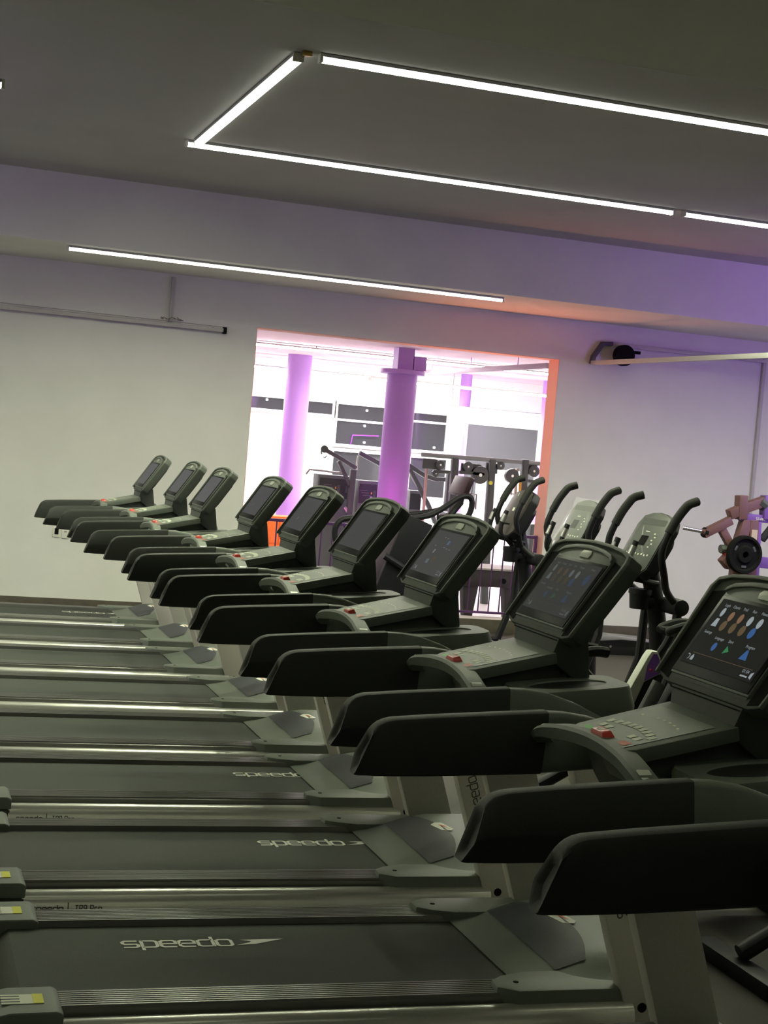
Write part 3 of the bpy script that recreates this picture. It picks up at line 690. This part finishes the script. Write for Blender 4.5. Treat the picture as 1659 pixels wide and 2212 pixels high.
        b = MB(); b.tube([(-.236, s*.122, 1.25), (-.212, s*.122, 1.31)], .0205, M_PMET, 12); b.build('pulse_sensor', fx)
    b = MB(); b.cyl((-.08, 0, .93), (-.08, 0, 1.02), .058, M_TRN, 24, r2=.066); b.cyl((-.08, 0, 1.02), (-.08, 0, 1.05), .072, M_TRN, 24); b.box((-.02, 0, .98), (.12, .10, .05), M_TRN, bevel=.01); b.build('bottle_holder', e)
    return e
trainer(8.3, 4.40, 'tall cross trainer with clean grey console, nearest of the three to the viewer')
trainer(9.8, 4.64, 'cross trainer whose console is still wrapped in shiny plastic film', film=True)
trainer(11.4, 4.84, 'cross trainer with dark brownish console standing in front of the guard railing', con=M_TCON2, hw=.20)
# ---- stair climber behind the treadmill consoles
def P_(px, py, Y): return at(px, py, Y)
e = empty('stair_climber', (4.5, 13.0, 0)); tag(e, 'black stair climber with looping handrails in front of the wall opening', 'stair climber')
off = Vector((-4.5, -13.0, 0)); Q = lambda x, y, Y: at(x, y, Y)+off
for Y, s in ((12.75, 'near'), (13.35, 'far')):
    dx = 0 if s == 'near' else 6
    b = MB(); b.tube([Q(775, 1150, Y), Q(825, 1124, Y), Q(880, 1120 if s == 'near' else 1112, Y), Q(925, 1114 if s == 'near' else 1106, Y), Q(955, 1099, Y), Q(990, 1076, Y), Q(1012, 1072, Y), Q(1020, 1086, Y), Q(1013, 1112, Y), Q(998, 1121, Y), Q(965, 1121, Y)], .026, M_TRN, 10, smooth=3); b.build('handrail', e)
    b = MB(); b.tube([Q(905, 1122, Y), Q(880, 1180, Y), Q(830, 1300, Y)], None or .05, M_TRN, 4, sq=(.03, .13)); b.build('side_beam', e)
b = MB(); b.tube([Q(772, 1119, 12.7), Q(742, 1121, 12.7), Q(726, 1136, 12.7), Q(723, 1158, 12.7), Q(731, 1176, 12.7), Q(748, 1186, 12.7)], .026, M_TRN, 10, smooth=3); b.build('rear_handle_loop', e)
b = MB(); b.tube([Q(830, 1200, 12.7), Q(872, 1227, 12.7)], .03, M_TRN, 10); b.build('cross_bar', e)
b = MB(); pf = [Q(*p, 13.05) for p in ((868, 1130), (905, 1140), (850, 1330), (720, 1400), (720, 1370), (800, 1240))]
b.prism([(p.x, max(.02, p.z)) for p in pf], 12.8-13.0, 13.3-13.0, M_TRN, 'y', bevel=.02); b.build('stair_body', e)
b = MB(); a, c = Q(983, 1066, 13.0), Q(1000, 1028, 13.0); t_ = (c-a).normalized(); n_ = Vector((-t_.z, 0, t_.x))
M_SCRB = mat('screen_reddish_black', (.025, .012, .012), .35)
t = bmesh.new()
for w, L_ in ((0, 0),): pass
vs = [a+Vector((0, y, 0))+n_*w for w in (0, -.05) for y in (-.2, .2)]+[c+Vector((0, y, 0))+n_*w for w in (0, -.05) for y in (-.2, .2)]
V = [t.verts.new(v) for v in vs]
for f in ((0, 1, 3, 2), (4, 6, 7, 5), (0, 4, 5, 1), (2, 3, 7, 6), (0, 2, 6, 4), (1, 5, 7, 3)): t.faces.new([V[i] for i in f])
b.join(t, M_SCRB, .01); con = b.build('console', e)
b = MB(); b.tube([c*.4+a*.6+n_*-.05, a+Vector((.06, 0, -.08)), a+Vector((-.04, 0, -.22)), Q(945, 1118, 13.0)], .03, M_TRN, 8); b.build('console_stem', e)
# ---- air bikes
M_BW = mat('bike_white_cover', (.62, .64, .55), .4); M_BP = mat('bike_purple_panel', (.30, .12, .62), .45)
M_BG = mat('bike_grey_tube', (.10, .10, .095), .4)
def bike(X, Y, label, letters=False, white=True, hb=True, hx=0, hz=0):
    e = empty('exercise_bike', (X, Y, 0)); tag(e, label, 'exercise bike', 'exercise bikes between the treadmills and the cross trainers')
    b = MB()
    for x in (-.55, .42): b.box((x, 0, .03), (.09, .52, .06), M_TRN, bevel=.012)
    b.tube([(-.55, 0, .08), (-.3, 0, .22), (.42, 0, .10)], .035, M_TRN, 10); b.build('base_frame', e)
    b = MB(); b.tube([(-.02, 0, .10), (-.02, 0, .30), (-.07, 0, .49)], .030, M_TRN, 12); b.build('main_post', e)
    # slanted cover: white band, purple and black sides
    out = [(-.135, .50), (-.12, .55), (.0, .785), (.02, .815), (.055, .815), (.075, .78), (.085, .70), (.04, .62), (-.05, .47), (-.10, .46)]
    b = MB(); b.prism(out, -.034, .034, M_BW if white else M_TRN, 'y', bevel=.008); cv = b.build('slanted_cover', e)
    b = MB(); b.prism([(.0, .74), (.03, .80), (.052, .80), (.068, .77), (.078, .70), (-.01, .655)], -.036, .036, M_BP, 'y'); b.build('purple_panel', cv)
    b = MB(); b.prism([(-.07, .50), (-.01, .65), (.076, .695), (.035, .60), (-.05, .48)], -.042, .042, M_TRN, 'y', bevel=.004); b.build('black_guard', cv)
    b = MB(); b.tube([(.018, -.05, .715), (.018, .05, .722)], .007, mat('clip_red', (.6, .03, .08), .4), 8); b.build('red_clip', cv)
    b = MB(); b.cyl((.26, -.035, .32), (.26, .035, .32), .24, M_TRN, 36, bevel=.01); b.build('flywheel', e)
    b = MB(); b.tube([(.03, 0, .72), (.06+hx*.5, 0, .86+hz), (.05+hx, 0, .94+hz)] if hb else [(.03, 0, .60), (.04, 0, .74)], .022, M_TRN, 10); b.build('handlebar_stem', e)
    for s in (-1, 1):
        if hb: b = MB(); b.tube([(.04+hx, s*.02, .94+hz), (.0+hx, s*.05, .945+hz), (.06+hx, s*.06, .97+hz), (.13+hx, s*.06, .985+hz), (.19+hx, s*.055, .98+hz)], .024, M_TGRIP, 10, smooth=3); b.build('handlebar', e)
        b = MB(); b.tube([(-.06, s*.05, .30), (-.06, s*.12, .30), (-.06+s*.17, s*.12, .30+s*.02)], .014, M_PMET, 8); b.box((-.06+s*.17, s*.18, .30+s*.02), (.11, .09, .03), M_TRN, bevel=.006); b.build('pedal_crank', e)
    b = MB(); b.tube([(-.30, 0, .22), (-.44, 0, .78)], .030, M_BG, 12); b.build('seat_post', e)
    b = MB(); b.prism([(-.60, .80), (-.34, .80), (-.30, .83), (-.58, .87), (-.62, .85)], -.08, .08, M_TRN, 'y', bevel=.02); b.build('seat', e)
    if letters:
        t0 = Q_(1392, 1536, Y); t1 = Q_(1424, 1475, Y)
        r0 = Vector((X, Y, 0)); t0 = t0-r0; t1 = t1-r0
        b = MB(); b.tube([t0+(t0-t1)*2.2, t0, t1], .028, M_BG, 14); b.build('grey_tube', e)
        a0 = Q_(1436, 1540, Y)-r0; a1 = Q_(1468, 1476, Y)-r0
        b = MB(); b.tube([a0+(a0-a1)*2.2, a0, a1], .034, M_TRN, 4, sq=(.03, .034)); lt = b.build('lettered_tube', e)
        d = (a1-a0).normalized(); up = Vector((-d.z, 0, d.x)); b2 = MB()
        write(b2, 'TEC', a0-up*.012+Vector((0, -.0312, 0)), d, up, .017, 1.0, .32, M_LABW, .5); b2.build('lettering', lt)
    return e
Q_ = at
p = at(1415, 1405, 7.3); bike(p.x-.055, 7.3, 'exercise bike with slanted white and purple cover beside the frontmost touch screen', hx=.10, hz=-.02)
p = at(1297, 1462, 6.2); bike(p.x-.03, 6.2, 'exercise bike mostly hidden, black handlebar grips peeking out between the second and front consoles', hx=-.165, hz=-.03)
p = at(1440, 1530, 5.6); bike(p.x+.075, 5.5, 'exercise bike behind the front treadmill neck with white letters on its black tube', letters=True, white=False, hb=False)
p = at(1640, 2040, 4.9); bike(3.55, 4.75, 'dark exercise bike in the shadow at lower right edge', white=False, hb=False)
# ---- low black platform and plate loaded lever machine
e = empty('low_black_platform', (6.9, 13.2, 0)); tag(e, 'low curved shiny black machine base on the floor by the far wall', 'machine base')
b = MB(); prof = [(-.55, 0), (-.55, .13), (-.3, .15), (.1, .13), (.45, .05), (.55, 0)]
b.prism(prof, -.25, .25, mat('gloss_black', (.01, .01, .01), .15), 'y', bevel=.01); b.build('platform_shell', e)
b = MB()
for x in (-.42, .18, .24): b.cyl((x, -.252, .08), (x, -.258, .08), .012, M_CHROME, 10)
b.build('bolt_head', e)
M_MAR = mat('machine_orange_lit', (.13, .060, .052), .5); M_PUR = mat('machine_purple', (.17, .08, .33), .45)  # maroon stands for orange light on the purple frame
YL = 12.2; e = empty('plate_lever_machine', (7.3, YL, 0)); tag(e, 'purple plate loaded lever machine, orange light put in as maroon, standing before the wall at right edge', 'weight machine')
L = lambda x, y, dy=0: at(x, y, YL+dy)+Vector((-7.3, -YL, 0))
def bar(name, pts, a, bb, m, par=e, dys=0): g = MB(); g.tube([L(*p) for p in pts], .02, m, 4, sq=(a, bb)); return g.build(name, par)
for dy, pu in ((-.35, 0), (.35, 1)):
    g = MB(); pp = [L(1602 if not pu else 1657, 1070, 0), L(1600 if not pu else 1654, 1122, 0)]
    g.tube(pp, .02, M_MAR if not pu else M_PUR, 4, sq=(.05, .045)); g.build('upper_post', e)
bar('lever_arm', [(1518, 1154), (1578, 1124)], .04, .038, M_MAR)
bar('pivot_block', [(1574, 1112), (1606, 1098), (1652, 1082)], .045, .045, M_MAR)
g = MB(); g.tube([L(1474, 1140), L(1522, 1149)], .017, M_CHROME, 12); g.build('chrome_sleeve', e)
g = MB(); g.tube([L(1519, 1149), L(1526, 1151)], .045, M_BLK, 12); g.build('sleeve_collar', e)
bar('link_bar', [(1557, 1140), (1584, 1190)], .03, .035, M_MAR)
bar('lower_block', [(1562, 1202), (1578, 1222)], .05, .05, M_MAR)
g = MB(); g.tube([L(1556, 1186), L(1580, 1186)], .04, M_DGREY, 8); g.build('rubber_stop', e)
bar('red_block', [(1565, 1200), (1576, 1190)], .03, .022, mat('machine_red', (.55, .05, .03), .45))
bar('slanted_leg', [(1612, 1123), (1594, 1180), (1588, 1250), (1584, 1330)], .045, .05, M_MAR)
g = MB(); g.tube([L(1625, 1123), L(1615, 1330)], .02, M_MAR, 4, sq=(.05, .045)); g.build('main_post', e)
bar('purple_post', [(1636, 1123), (1626, 1330)], .03, .03, M_PUR)
o = bar('cross_beam', [(1598, 1116), (1700, 1126)], .03, .035, M_PUR)
g = MB(); pw = L(1629, 1122)+Vector((0, -.035, 0)); ux = (L(1659, 1120)-L(1629, 1116)); ux.y = 0
write(g, 'STARKE', pw, ux, (0, 0, 1), .013, 1.1, .3, M_LABW, .35); g.build('beam_lettering', o)
bar('lower_beam', [(1636, 1214), (1700, 1220)], .03, .05, M_PUR)
g = MB(); a = L(1618, 1143); c = L(1628, 1166); g.box(((a.x+c.x)/2, -.052, (a.z+c.z)/2), (abs(c.x-a.x), .004, abs(a.z-c.z)), mat('tan_label', (.50, .40, .30), .6)); g.build('tan_label', e)
g = MB(); g.tube([L(1640, 1082), L(1652, 1092)], .06, M_DGREY, 10); g.build('bearing_cover', e)
g = MB(); g.tube([L(1646, 1166), L(1668, 1138)], .035, M_TRN, 10); g.build('hand_grip', e)
pl_ = L(1607, 1198)
e2 = empty('weight_plate', at(1607, 1198, YL-.08)); tag(e2, 'round black weight plate hanging on the maroon lever machine', 'weight plate')
g = MB(); n = 40
g.loft([[Vector((r*math.cos(2*math.pi*i/n), y, r*math.sin(2*math.pi*i/n))) for i in range(n)] for r, y in ((.03, .02), (.03, -.035), (.07, -.035), (.085, -.015), (.13, -.012), (.145, -.035), (.165, -.035), (.172, -.02), (.172, .02))], M_BLK); g.build('plate_disc', e2)
g = MB()
for i in range(3):
    a = math.radians(30+120*i); g.box((.108*math.cos(a), -.014, .108*math.sin(a)), (.05, .006, .022), M_DGREY, bevel=.004, rot=Matrix.Rotation(-a-math.pi/2, 3, 'Y'))
g.build('grip_slot', e2)
# ================================================================ WALL FITTINGS
M_TRAY = mat('cable_tray', (.52, .50, .47), .5); M_ROD = mat('thin_rod', (.28, .27, .26), .5)
def single(name, mb, label, cat, group=None, loc=None):
    o = mb.build(name); tag(o, label, cat, group); return o
b = MB(); a = at(-10, 664, YW-.05); c = at(486, 712, YW-.05); z = (a.z+c.z)/2
b.box(((a.x-1.5+c.x)/2, YW-.04, z), (c.x-a.x+1.5, .05, .035), M_TRAY, bevel=.004); b.box((c.x+.0, YW-.04, z), (.03, .07, .06), M_BLK, bevel=.004)
b.tube([(a.x-1.5, YW-.045, z+.045), (c.x, YW-.045, z+.03)], .003, M_ROD, 6)
single('cable_tray', b, 'thin grey cable tray with black end running along the far wall at left', 'cable tray')
b = MB(); p0 = at(376, 597, YW-.02); p1 = at(371, 700, YW-.02)
b.box((p0.x, YW-.018, (p0.z+p1.z)/2), (.036, .03, p0.z-p1.z-.01), M_TRAY, bevel=.003)
single('vertical_conduit', b, 'short pale vertical conduit dropping onto the left cable tray', 'conduit')
b = MB()
for i in range(9):
    x = p1.x-.1+.025*i; b.tube([(x, YW-.045, z+.05), (x+random.uniform(-.04, .04), YW-.05, z+.05+random.uniform(.0, .03)), (x+random.uniform(-.05, .05), YW-.045, z+.047)], .003, mat('wire_brown', (.12, .08, .05), .6), 5)
single('wire_bundle', b, 'tangle of brown wires where the conduit meets the tray', 'wires')
b = MB(); q0 = at(1282, 786, YW-.1); q1 = at(1659, 768, 11.05)
d = (q1-q0); z2 = 2.76; b.tube([(6.58, YW-.08, z2), (6.70, 11.0, z2), (6.75, 8.8, z2)], .02, M_TRAY, 4, sq=(.022, .018))
single('cable_tray', b, 'pale straight cable tray reaching from the far wall towards the viewer at right', 'cable tray')
b = MB(); P = [at(1278, 786, YW-.05), at(1282, 770, YW-.05), at(1302, 742, YW-.05), at(1322, 743, YW-.05)]
b.tube(P, .025, M_DGREY, 4, sq=(.03, .02)); single('tray_elbow', b, 'dark angled elbow bracket joining the trays beside the wall opening', 'bracket')
b = MB(); P = [at(1320, 742, YW-.04), at(1390, 752, YW-.04), at(1700, 786, YW-.04)]
b.tube(P, .02, M_TRAY, 4, sq=(.02, .018)); single('cable_tray', b, 'cable tray running along the far wall above the round black speaker', 'cable tray')
e = empty('wall_speaker', at(1346, 768, YW-.12)); tag(e, 'round black speaker mounted on the far wall right of the opening', 'speaker')
b = MB(); b.cyl((0, -.06, 0), (0, .03, 0), .105, M_BLK, 32, bevel=.01); b.build('speaker_drum', e)
b = MB(); b.box((.13, .03, .045), (.14, .03, .03), M_BLK, bevel=.004); b.box((0, .09, 0), (.06, .08, .06), M_BLK); b.build('bracket', e)
b = MB(); p0 = at(1652, 786, YW-.02); p1 = at(1622, 1080, YW-.02)
b.box(((p0.x+p1.x)/2, YW-.02, (p0.z+.1)/2+.3), (.035, .03, p0.z-.6), M_TRAY, bevel=.003); single('vertical_conduit', b, 'long pale vertical conduit on the far wall at right edge', 'conduit')
for px, py, l, dk in ((122, 1150, 'white wall socket plate with dark opening below the handrails at left', 1), (141, 1153, 'blank white switch plate right of the open socket', 0)):
    p = at(px, py, YW-.01); e = empty('wall_plate', (p.x, YW-.006, p.z)); tag(e, l, 'wall socket' if dk else 'wall switch')
    b = MB(); b.box((0, 0, 0), (.062, .012, .085), M_WHITE, bevel=.003); b.build('cover_plate', e)
    b = MB(); b.box((0, -.007, .01), (.035, .004, .055), M_BLK) if dk else b.box((0, -.007, .018), (.024, .004, .006), M_BLK); b.build('socket_hole' if dk else 'switch_slot', e)
b = MB(); b.cyl((0, 0, 0), (0, 0, 0.001), .01, M_ALU, 8)
b = MB(); b.box((2.02-.17, 7.66, ZC-.012), (.05, .03, .024), mat('brass', (.5, .35, .1), .3, metal=1), bevel=.003); single('strip_connector', b, 'small brass connector at the upper corner of the ceiling strips', 'connector')
# ================================================================ SECOND ROOM CONTENTS
M_GYM = mat('gym_frame_grey', (.085, .095, .095), .4); M_SHR = mat('gym_shroud', (.14, .155, .155), .5); M_PLC = mat('gym_placard', (.03, .032, .035), .4)
M_TAN = mat('tan_strip', (.62, .48, .38), .5)
def R_(x, y, Y): return at(x, y, Y)
YG = 17.9
e = empty('lat_pull_machine', (5.3, YG, 0)); tag(e, 'grey lat pulldown machine with raised beams left of the thick lilac column', 'weight machine')
o5 = Vector((-5.3, -YG, 0)); S = lambda x, y, dy=0: at(x, y, YG+dy)+o5
def sb(name, pts, a, c, m, fn, par): g = MB(); g.tube([fn(*p) for p in pts], .02, m, 4, sq=(a, c)); return g.build(name, par)
sb('upper_beam', [(698, 969), (735, 990), (768, 1011)], .03, .024, M_GYM, S, e)
sb('brace', [(731, 996), (745, 1025), (755, 1048)], .025, .02, M_GYM, S, e)
g = MB(); g.tube([S(763, 1015), S(752, 1130), S(740, 1290)], .02, M_GYM, 4, sq=(.035, .035)); g.build('front_post', e)
g = MB(); g.tube([S(766, 1030), S(755, 1130), S(744, 1290)], .02, mat('post_lilac', (.30, .26, .42), .4), 4, sq=(.02, .012)); g.build('guide_rail', e)
g = MB(); g.tube([S(698, 969), S(694, 976), S(695, 981)], .01, M_GYM, 8); g.tube([S(706, 984), S(702, 989), S(698, 987)], .007, M_GYM, 8); g.build('cable_hook', e)
g = MB(); g.cyl(S(701, 970, -.05), S(701, 970, .05), .045, M_GYM, 20); g.build('pulley', e)
g = MB(); g.tube([S(661, 1024), S(669, 1014), S(690, 1016), S(740, 1022)], .013, M_PMET, 8); g.build('lat_bar', e)
g = MB(); g.tube([S(774, 984), S(771, 1000), S(771, 1016)], .012, M_CHROME, 6); g.build('chain', e)
for x0, x1, y0 in ((683, 758, 1023), (769, 826, 1036)):
    a = S(x0, y0, .3); c = S(x1, y0+8, .3)
    g = MB(); g.box(((a.x+c.x)/2, .3, a.z/2), (c.x-a.x, .25, a.z), M_SHR, bevel=.01); sh = g.build('stack_shroud', e)
    g = MB(); g.box(((a.x+c.x)/2, .172, a.z-.16), ((c.x-a.x)*.92, .006, .24), M_PLC, bevel=.002)
    for k in range(3): g.box(((a.x+c.x)/2-.1+.02*k, .168, a.z-.12-.03*k), (.10, .003, .008), M_SHR)
    for k in (-1, 1): g.box(((a.x+c.x)/2+.09+.05*k, .168, a.z-.16), (.03, .003, .09), M_GYM)
    g.build('instruction_placard', sh)
    g = MB(); g.box(((a.x+c.x)/2, .165, a.z-.15), (.014, .004, .025), mat('orange_tab', (.8, .4, .12), .5)); g.box(((a.x+c.x)/2, .165, a.z-.25), (.03, .004, .12), M_PMET); g.build('weight_selector', sh)
g = MB(); g.tube([S(744, 1095), S(757, 1116)], .02, M_PMET, 4, sq=(.02, .02)); g.build('seat_bar', e)
YH = 18.0; e = empty('multi_gym', (6.1, YH, 0)); tag(e, 'grey multi gym with bent beam and slanting struts right of the thick lilac column', 'weight machine')
o6 = Vector((-6.1, -YH, 0)); S6 = lambda x, y, dy=0: at(x, y, YH+dy)+o6
sb('upper_beam', [(776, 978), (822, 1003), (884, 1006), (918, 1028), (940, 1035), (968, 1036)], .032, .028, M_GYM, lambda x, y, dy=0: S6(x, y, .45), e)
sb('slanting_strut', [(884, 1012), (904, 1050), (928, 1098), (940, 1130)], .03, .026, M_GYM, lambda x, y, dy=0: S6(x, y, .45), e)
g = MB(); g.tube([S6(973, 1020), S6(964, 1130), S6(953, 1300)], .02, M_GYM, 4, sq=(.045, .045)); g.build('main_post', e)
g = MB(); a = S6(881, 1058, .7); c = S6(906, 1062, .7); g.box(((a.x+c.x)/2, .7, a.z/2), (c.x-a.x, .2, a.z), M_SHR, bevel=.01); sh = g.build('stack_shroud', e)
g = MB(); g.box(((a.x+c.x)/2, .597, a.z-.14), (c.x-a.x-.02, .005, .2), M_PLC); g.build('instruction_placard', sh)
YC = 16.9; e = empty('cable_crossover', (6.9, YC, 0)); tag(e, 'grey cable crossover machine with long top bar at the right of the opening', 'cable machine')
o7 = Vector((-6.9, -YC, 0)); S7 = lambda x, y, dy=0: at(x, y, YC+dy)+o7
g = MB(); g.tube([S7(911, 982), S7(1045, 992), S7(1185, 1003)], .026, mat('bar_light_grey', (.30, .33, .32), .4), 14); g.build('top_bar', e)
for x in (982, 1062, 1133):
    g = MB(); g.tube([S7(x+1, 992), S7(x-6, 1100), S7(x-18, 1320)], .02, M_GYM, 4, sq=(.04, .04)); g.build('upright_post', e)
for x in (922, 1057, 1117):
    g = MB(); a = S7(x, 1012, .12); c = S7(x-10, 1140, .12); g.tube([a, c], .02, M_TAN, 4, sq=(.022, .012)); st = g.build('tan_hole_strip', e)
    g = MB()
    for k in range(12): q = a.lerp(c, (k+.5)/12); g.box((q.x, q.y-.014, q.z), (.012, .004, .012), M_PLC)
    g.build('adjustment_hole', st)
for x, y, r in ((1036, 1026, .105), (1105, 1028, .085), (1152, 1018, .07), (1010, 1008, .06), (950, 1004, .055), (940, 1023, .04), (1080, 1006, .05)):
    g = MB(); q = S7(x, y); g.cyl(q+Vector((0, -.03, 0)), q+Vector((0, .03, 0)), r, M_GYM, 26, bevel=.006); g.cyl(q+Vector((0, -.034, 0)), q+Vector((0, -.03, 0)), r*.2, M_CHROME, 10); g.build('pulley_wheel', e)
for (x, y, x2, y2, w, h) in ((920, 990, 950, 996, .05, .12), (1000, 1000, 1040, 1004, .02, .10), (1070, 1000, 1060, 1000, .09, .13), (1140, 1000, 1160, 1010, .03, .14)):
    g = MB(); a, c = S7(x, y), S7(x2, y2); g.box(((a.x+c.x)/2, .03, a.z-h/2), (abs(c.x-a.x)+w, .03, h), M_GYM, bevel=.01); g.build('pulley_plate', e)
for x0, y0, x1, y1 in ((992, 1020, 1045, 1024), (1133, 1038, 1168, 1042), (944, 1018, 972, 1020)):
    g = MB(); g.tube([S7(x0, y0), S7(x1, y1)], .02, M_GYM, 4, sq=(.03, .02)); g.build('cross_bar', e)
for x in (1024, 1012, 1110): 
    g = MB(); g.tube([S7(x, 1030), S7(x-6, 1070)], .008, M_PMET, 6); g.tube([S7(x-12, 1066), S7(x+5, 1068), S7(x+3, 1100)], .01, M_PMET, 6); g.build('hanging_handle', e)
g = MB(); q = S7(1059, 1043, -.1); g.cyl(q+Vector((0, -.02, 0)), q, .024, mat('yellow_tag', (.8, .85, .1), .5), 16); g.build('yellow_disc', e)
g = MB(); g.tube([S7(1124, 1042, -.1), S7(1123, 1060, -.1)], .017, mat('orange_strap', (.9, .42, .05), .5), 8); g.build('orange_grip', e)
for x0, x1, y0 in ((1142, 1160, 1130), (960, 990, 1105)):
    a = S7(x0, y0, .4); c = S7(x1, y0, .4); g = MB(); g.box(((a.x+c.x)/2, .4, a.z/2), (c.x-a.x+.05, .25, a.z), M_SHR, bevel=.03); g.build('stack_shroud', e)
# exercise chart board
e = empty('white_board', at(1080, 1062, 20.5)); tag(e, 'white panel with small pictures behind the cable machine', 'wall chart')
b = MB(); b.box((0, 0, 0), (.75, .02, .62), M_W2, bevel=.004); b.build('board', e); e.location.z = max(e.location.z, .9)
b = MB()
for i in range(3): b.box((0, .02, -.9), (.1, .02, 1.2), M_W2)
b.build('stand', e)
# low dark table with tapering legs just beyond the railing
yt = 15.4; e = empty('dark_table', (5.95, yt, 0)); tag(e, 'dark low table with tapering legs just beyond the railing', 'table')
M_TAB = mat('table_dark', (.030, .027, .030), .5); M_TABE = mat('table_edge', (.40, .37, .36), .5)
b = MB(); b.box((0, 0, .455), (1.15, .55, .18), M_TAB, bevel=.008); b.build('table_box', e)
b = MB(); b.box((0, 0, .555), (1.2, .6, .02), M_TABE, bevel=.003); b.build('table_top', e)
for x in (-.46, -.05, .42):
    b = MB(); t = bmesh.new()
    A = [t.verts.new((x+p*.085, -.18+q*.07, .366)) for p, q in ((-1, -1), (1, -1), (1, 1), (-1, 1))]; C = [t.verts.new((x+p*.045, -.18+q*.045, 0)) for p, q in ((-1, -1), (1, -1), (1, 1), (-1, 1))]
    t.faces.new(A); t.faces.new(C[::-1])
    for i in range(4): t.faces.new((A[i], A[(i+1) % 4], C[(i+1) % 4], C[i]))
    b.join(t, M_TAB, .005); b.build('leg', e)
b = MB(); b.cyl((.28, -.30, .44), (.28, -.34, .44), .028, M_BLK, 16); b.build('round_knob', e)
# orange lockers, turf, equipment by the left column
e = empty('orange_locker', at(576, 1165, 19.6)); e.location.z = .0; tag(e, 'orange locker cabinet beyond the railing beside the left lilac column', 'locker')
zt_ = at(576, 1112, 19.6).z; M_ORG = mat('locker_orange', (.85, .16, .02), .5)
b = MB(); b.box((0, 0, zt_/2), (.62, .4, zt_), M_ORG, bevel=.006); b.build('cabinet', e)
for i in range(3):
    for j in range(2):
        b = MB(); b.box((-.2+.2*i, -.203, zt_*(.27+.48*j)), (.185, .012, zt_*.44), M_ORG, bevel=.003); dr = b.build('door', e)
        b = MB(); b.box((-.2+.2*i+.07, -.212, zt_*(.27+.48*j)), (.012, .01, .05), M_LABW); b.build('handle', dr)
p = at(703, 1218, 21.0)
b = MB(); t = at(705, 1216, 20.0); b.box((6.05, 21.0, .012), (1.0, 1.6, .024), mat('turf_green', (.03, .55, .14), .8, noise=.2, nscale=200)); single('green_turf_mat', b, 'bright green turf mat on the pale floor behind the railing', 'mat')
e = empty('treadmill_far', (5.75, 20.2, 0)); e.name = 'folded_machine'; tag(e, 'dark low machine beside the green turf mat in the second room', 'exercise machine')
b = MB(); b.box((0, 0, .16), (.7, .5, .26), M_GYM, bevel=.03); b.box((.05, -.1, .36), (.4, .3, .16), M_TRN, bevel=.03); b.build('body', e)
b = MB(); b.box((0, -.27, .10), (.75, .04, .03), M_PMET); b.build('front_bar', e)
b = MB(); b.box((.06, 0, .56), (.16, .1, .26), mat('blue_pad', (.16, .22, .42), .6), bevel=.01); b.box((.06, 0, .72), (.17, .11, .05), M_YEL); b.build('blue_pad', e)
# tray and rods under second room ceiling, purple window reflection
M_T2 = mat('tray_lilac', (.55, .40, .50), .5)
b = MB(); b.box((8.0, 18.0, 2.60), (.06, 5.6, .05), M_T2); b.build('x') if 0 else None
pA, pB = at(905, 806, 19.8), at(1184, 790, 15.6)
b.bm.clear(); b = MB(); b.tube([pA, pB], .02, M_T2, 4, sq=(.03, .02))
for f_ in (.12, .45, .8):
    q = pA.lerp(pB, f_); b.tube([q, (q.x, q.y, R2C)], .005, M_COLM, 6)
single('hanging_tray', b, 'thin lilac tray hung on rods under the pink ceiling', 'cable tray')
M_REFL = mat('reflection_purple', (.3, .02, .6), .5, emit=3, ecol=(.45, .02, 1))  # purple reflection in the window put in as a glowing tube
b = MB(); a = at(762, 940, 22.93); c = at(818, 942, 22.93); b.tube([a, c], .008, M_REFL, 6); b.tube([a, (a.x-.02, a.y, a.z-.14)], .004, M_REFL, 6)
single('window_reflection', b, 'thin purple reflection in the dark window, made as a glowing line', 'window reflection')
for i, (x, y) in enumerate(((788, 920), (787, 956), (577, 863), (938, 967), (793, 887))):  # lights reflected in the panes, put in as glowing dots
    b = MB(); q = at(x, y, 22.95); b.cyl(q, q+Vector((0, .01, 0)), .018, mat('glint_dot', (1, 1, 1), .5, emit=6), 12)
    single('window_glint', b, None, 'window glint', 'tiny round reflections put on the dark windows as glowing dots')['label'] = ('tiny round glint put on the upper dark pane above the purple line', 'tiny round glint put on the pane below the purple line', 'tiny round glint put on the narrow dark window at far left', 'tiny round glint put low on the dark pane right of the thick column', 'tiny round glint put high on the narrow strip of dark window')[i]
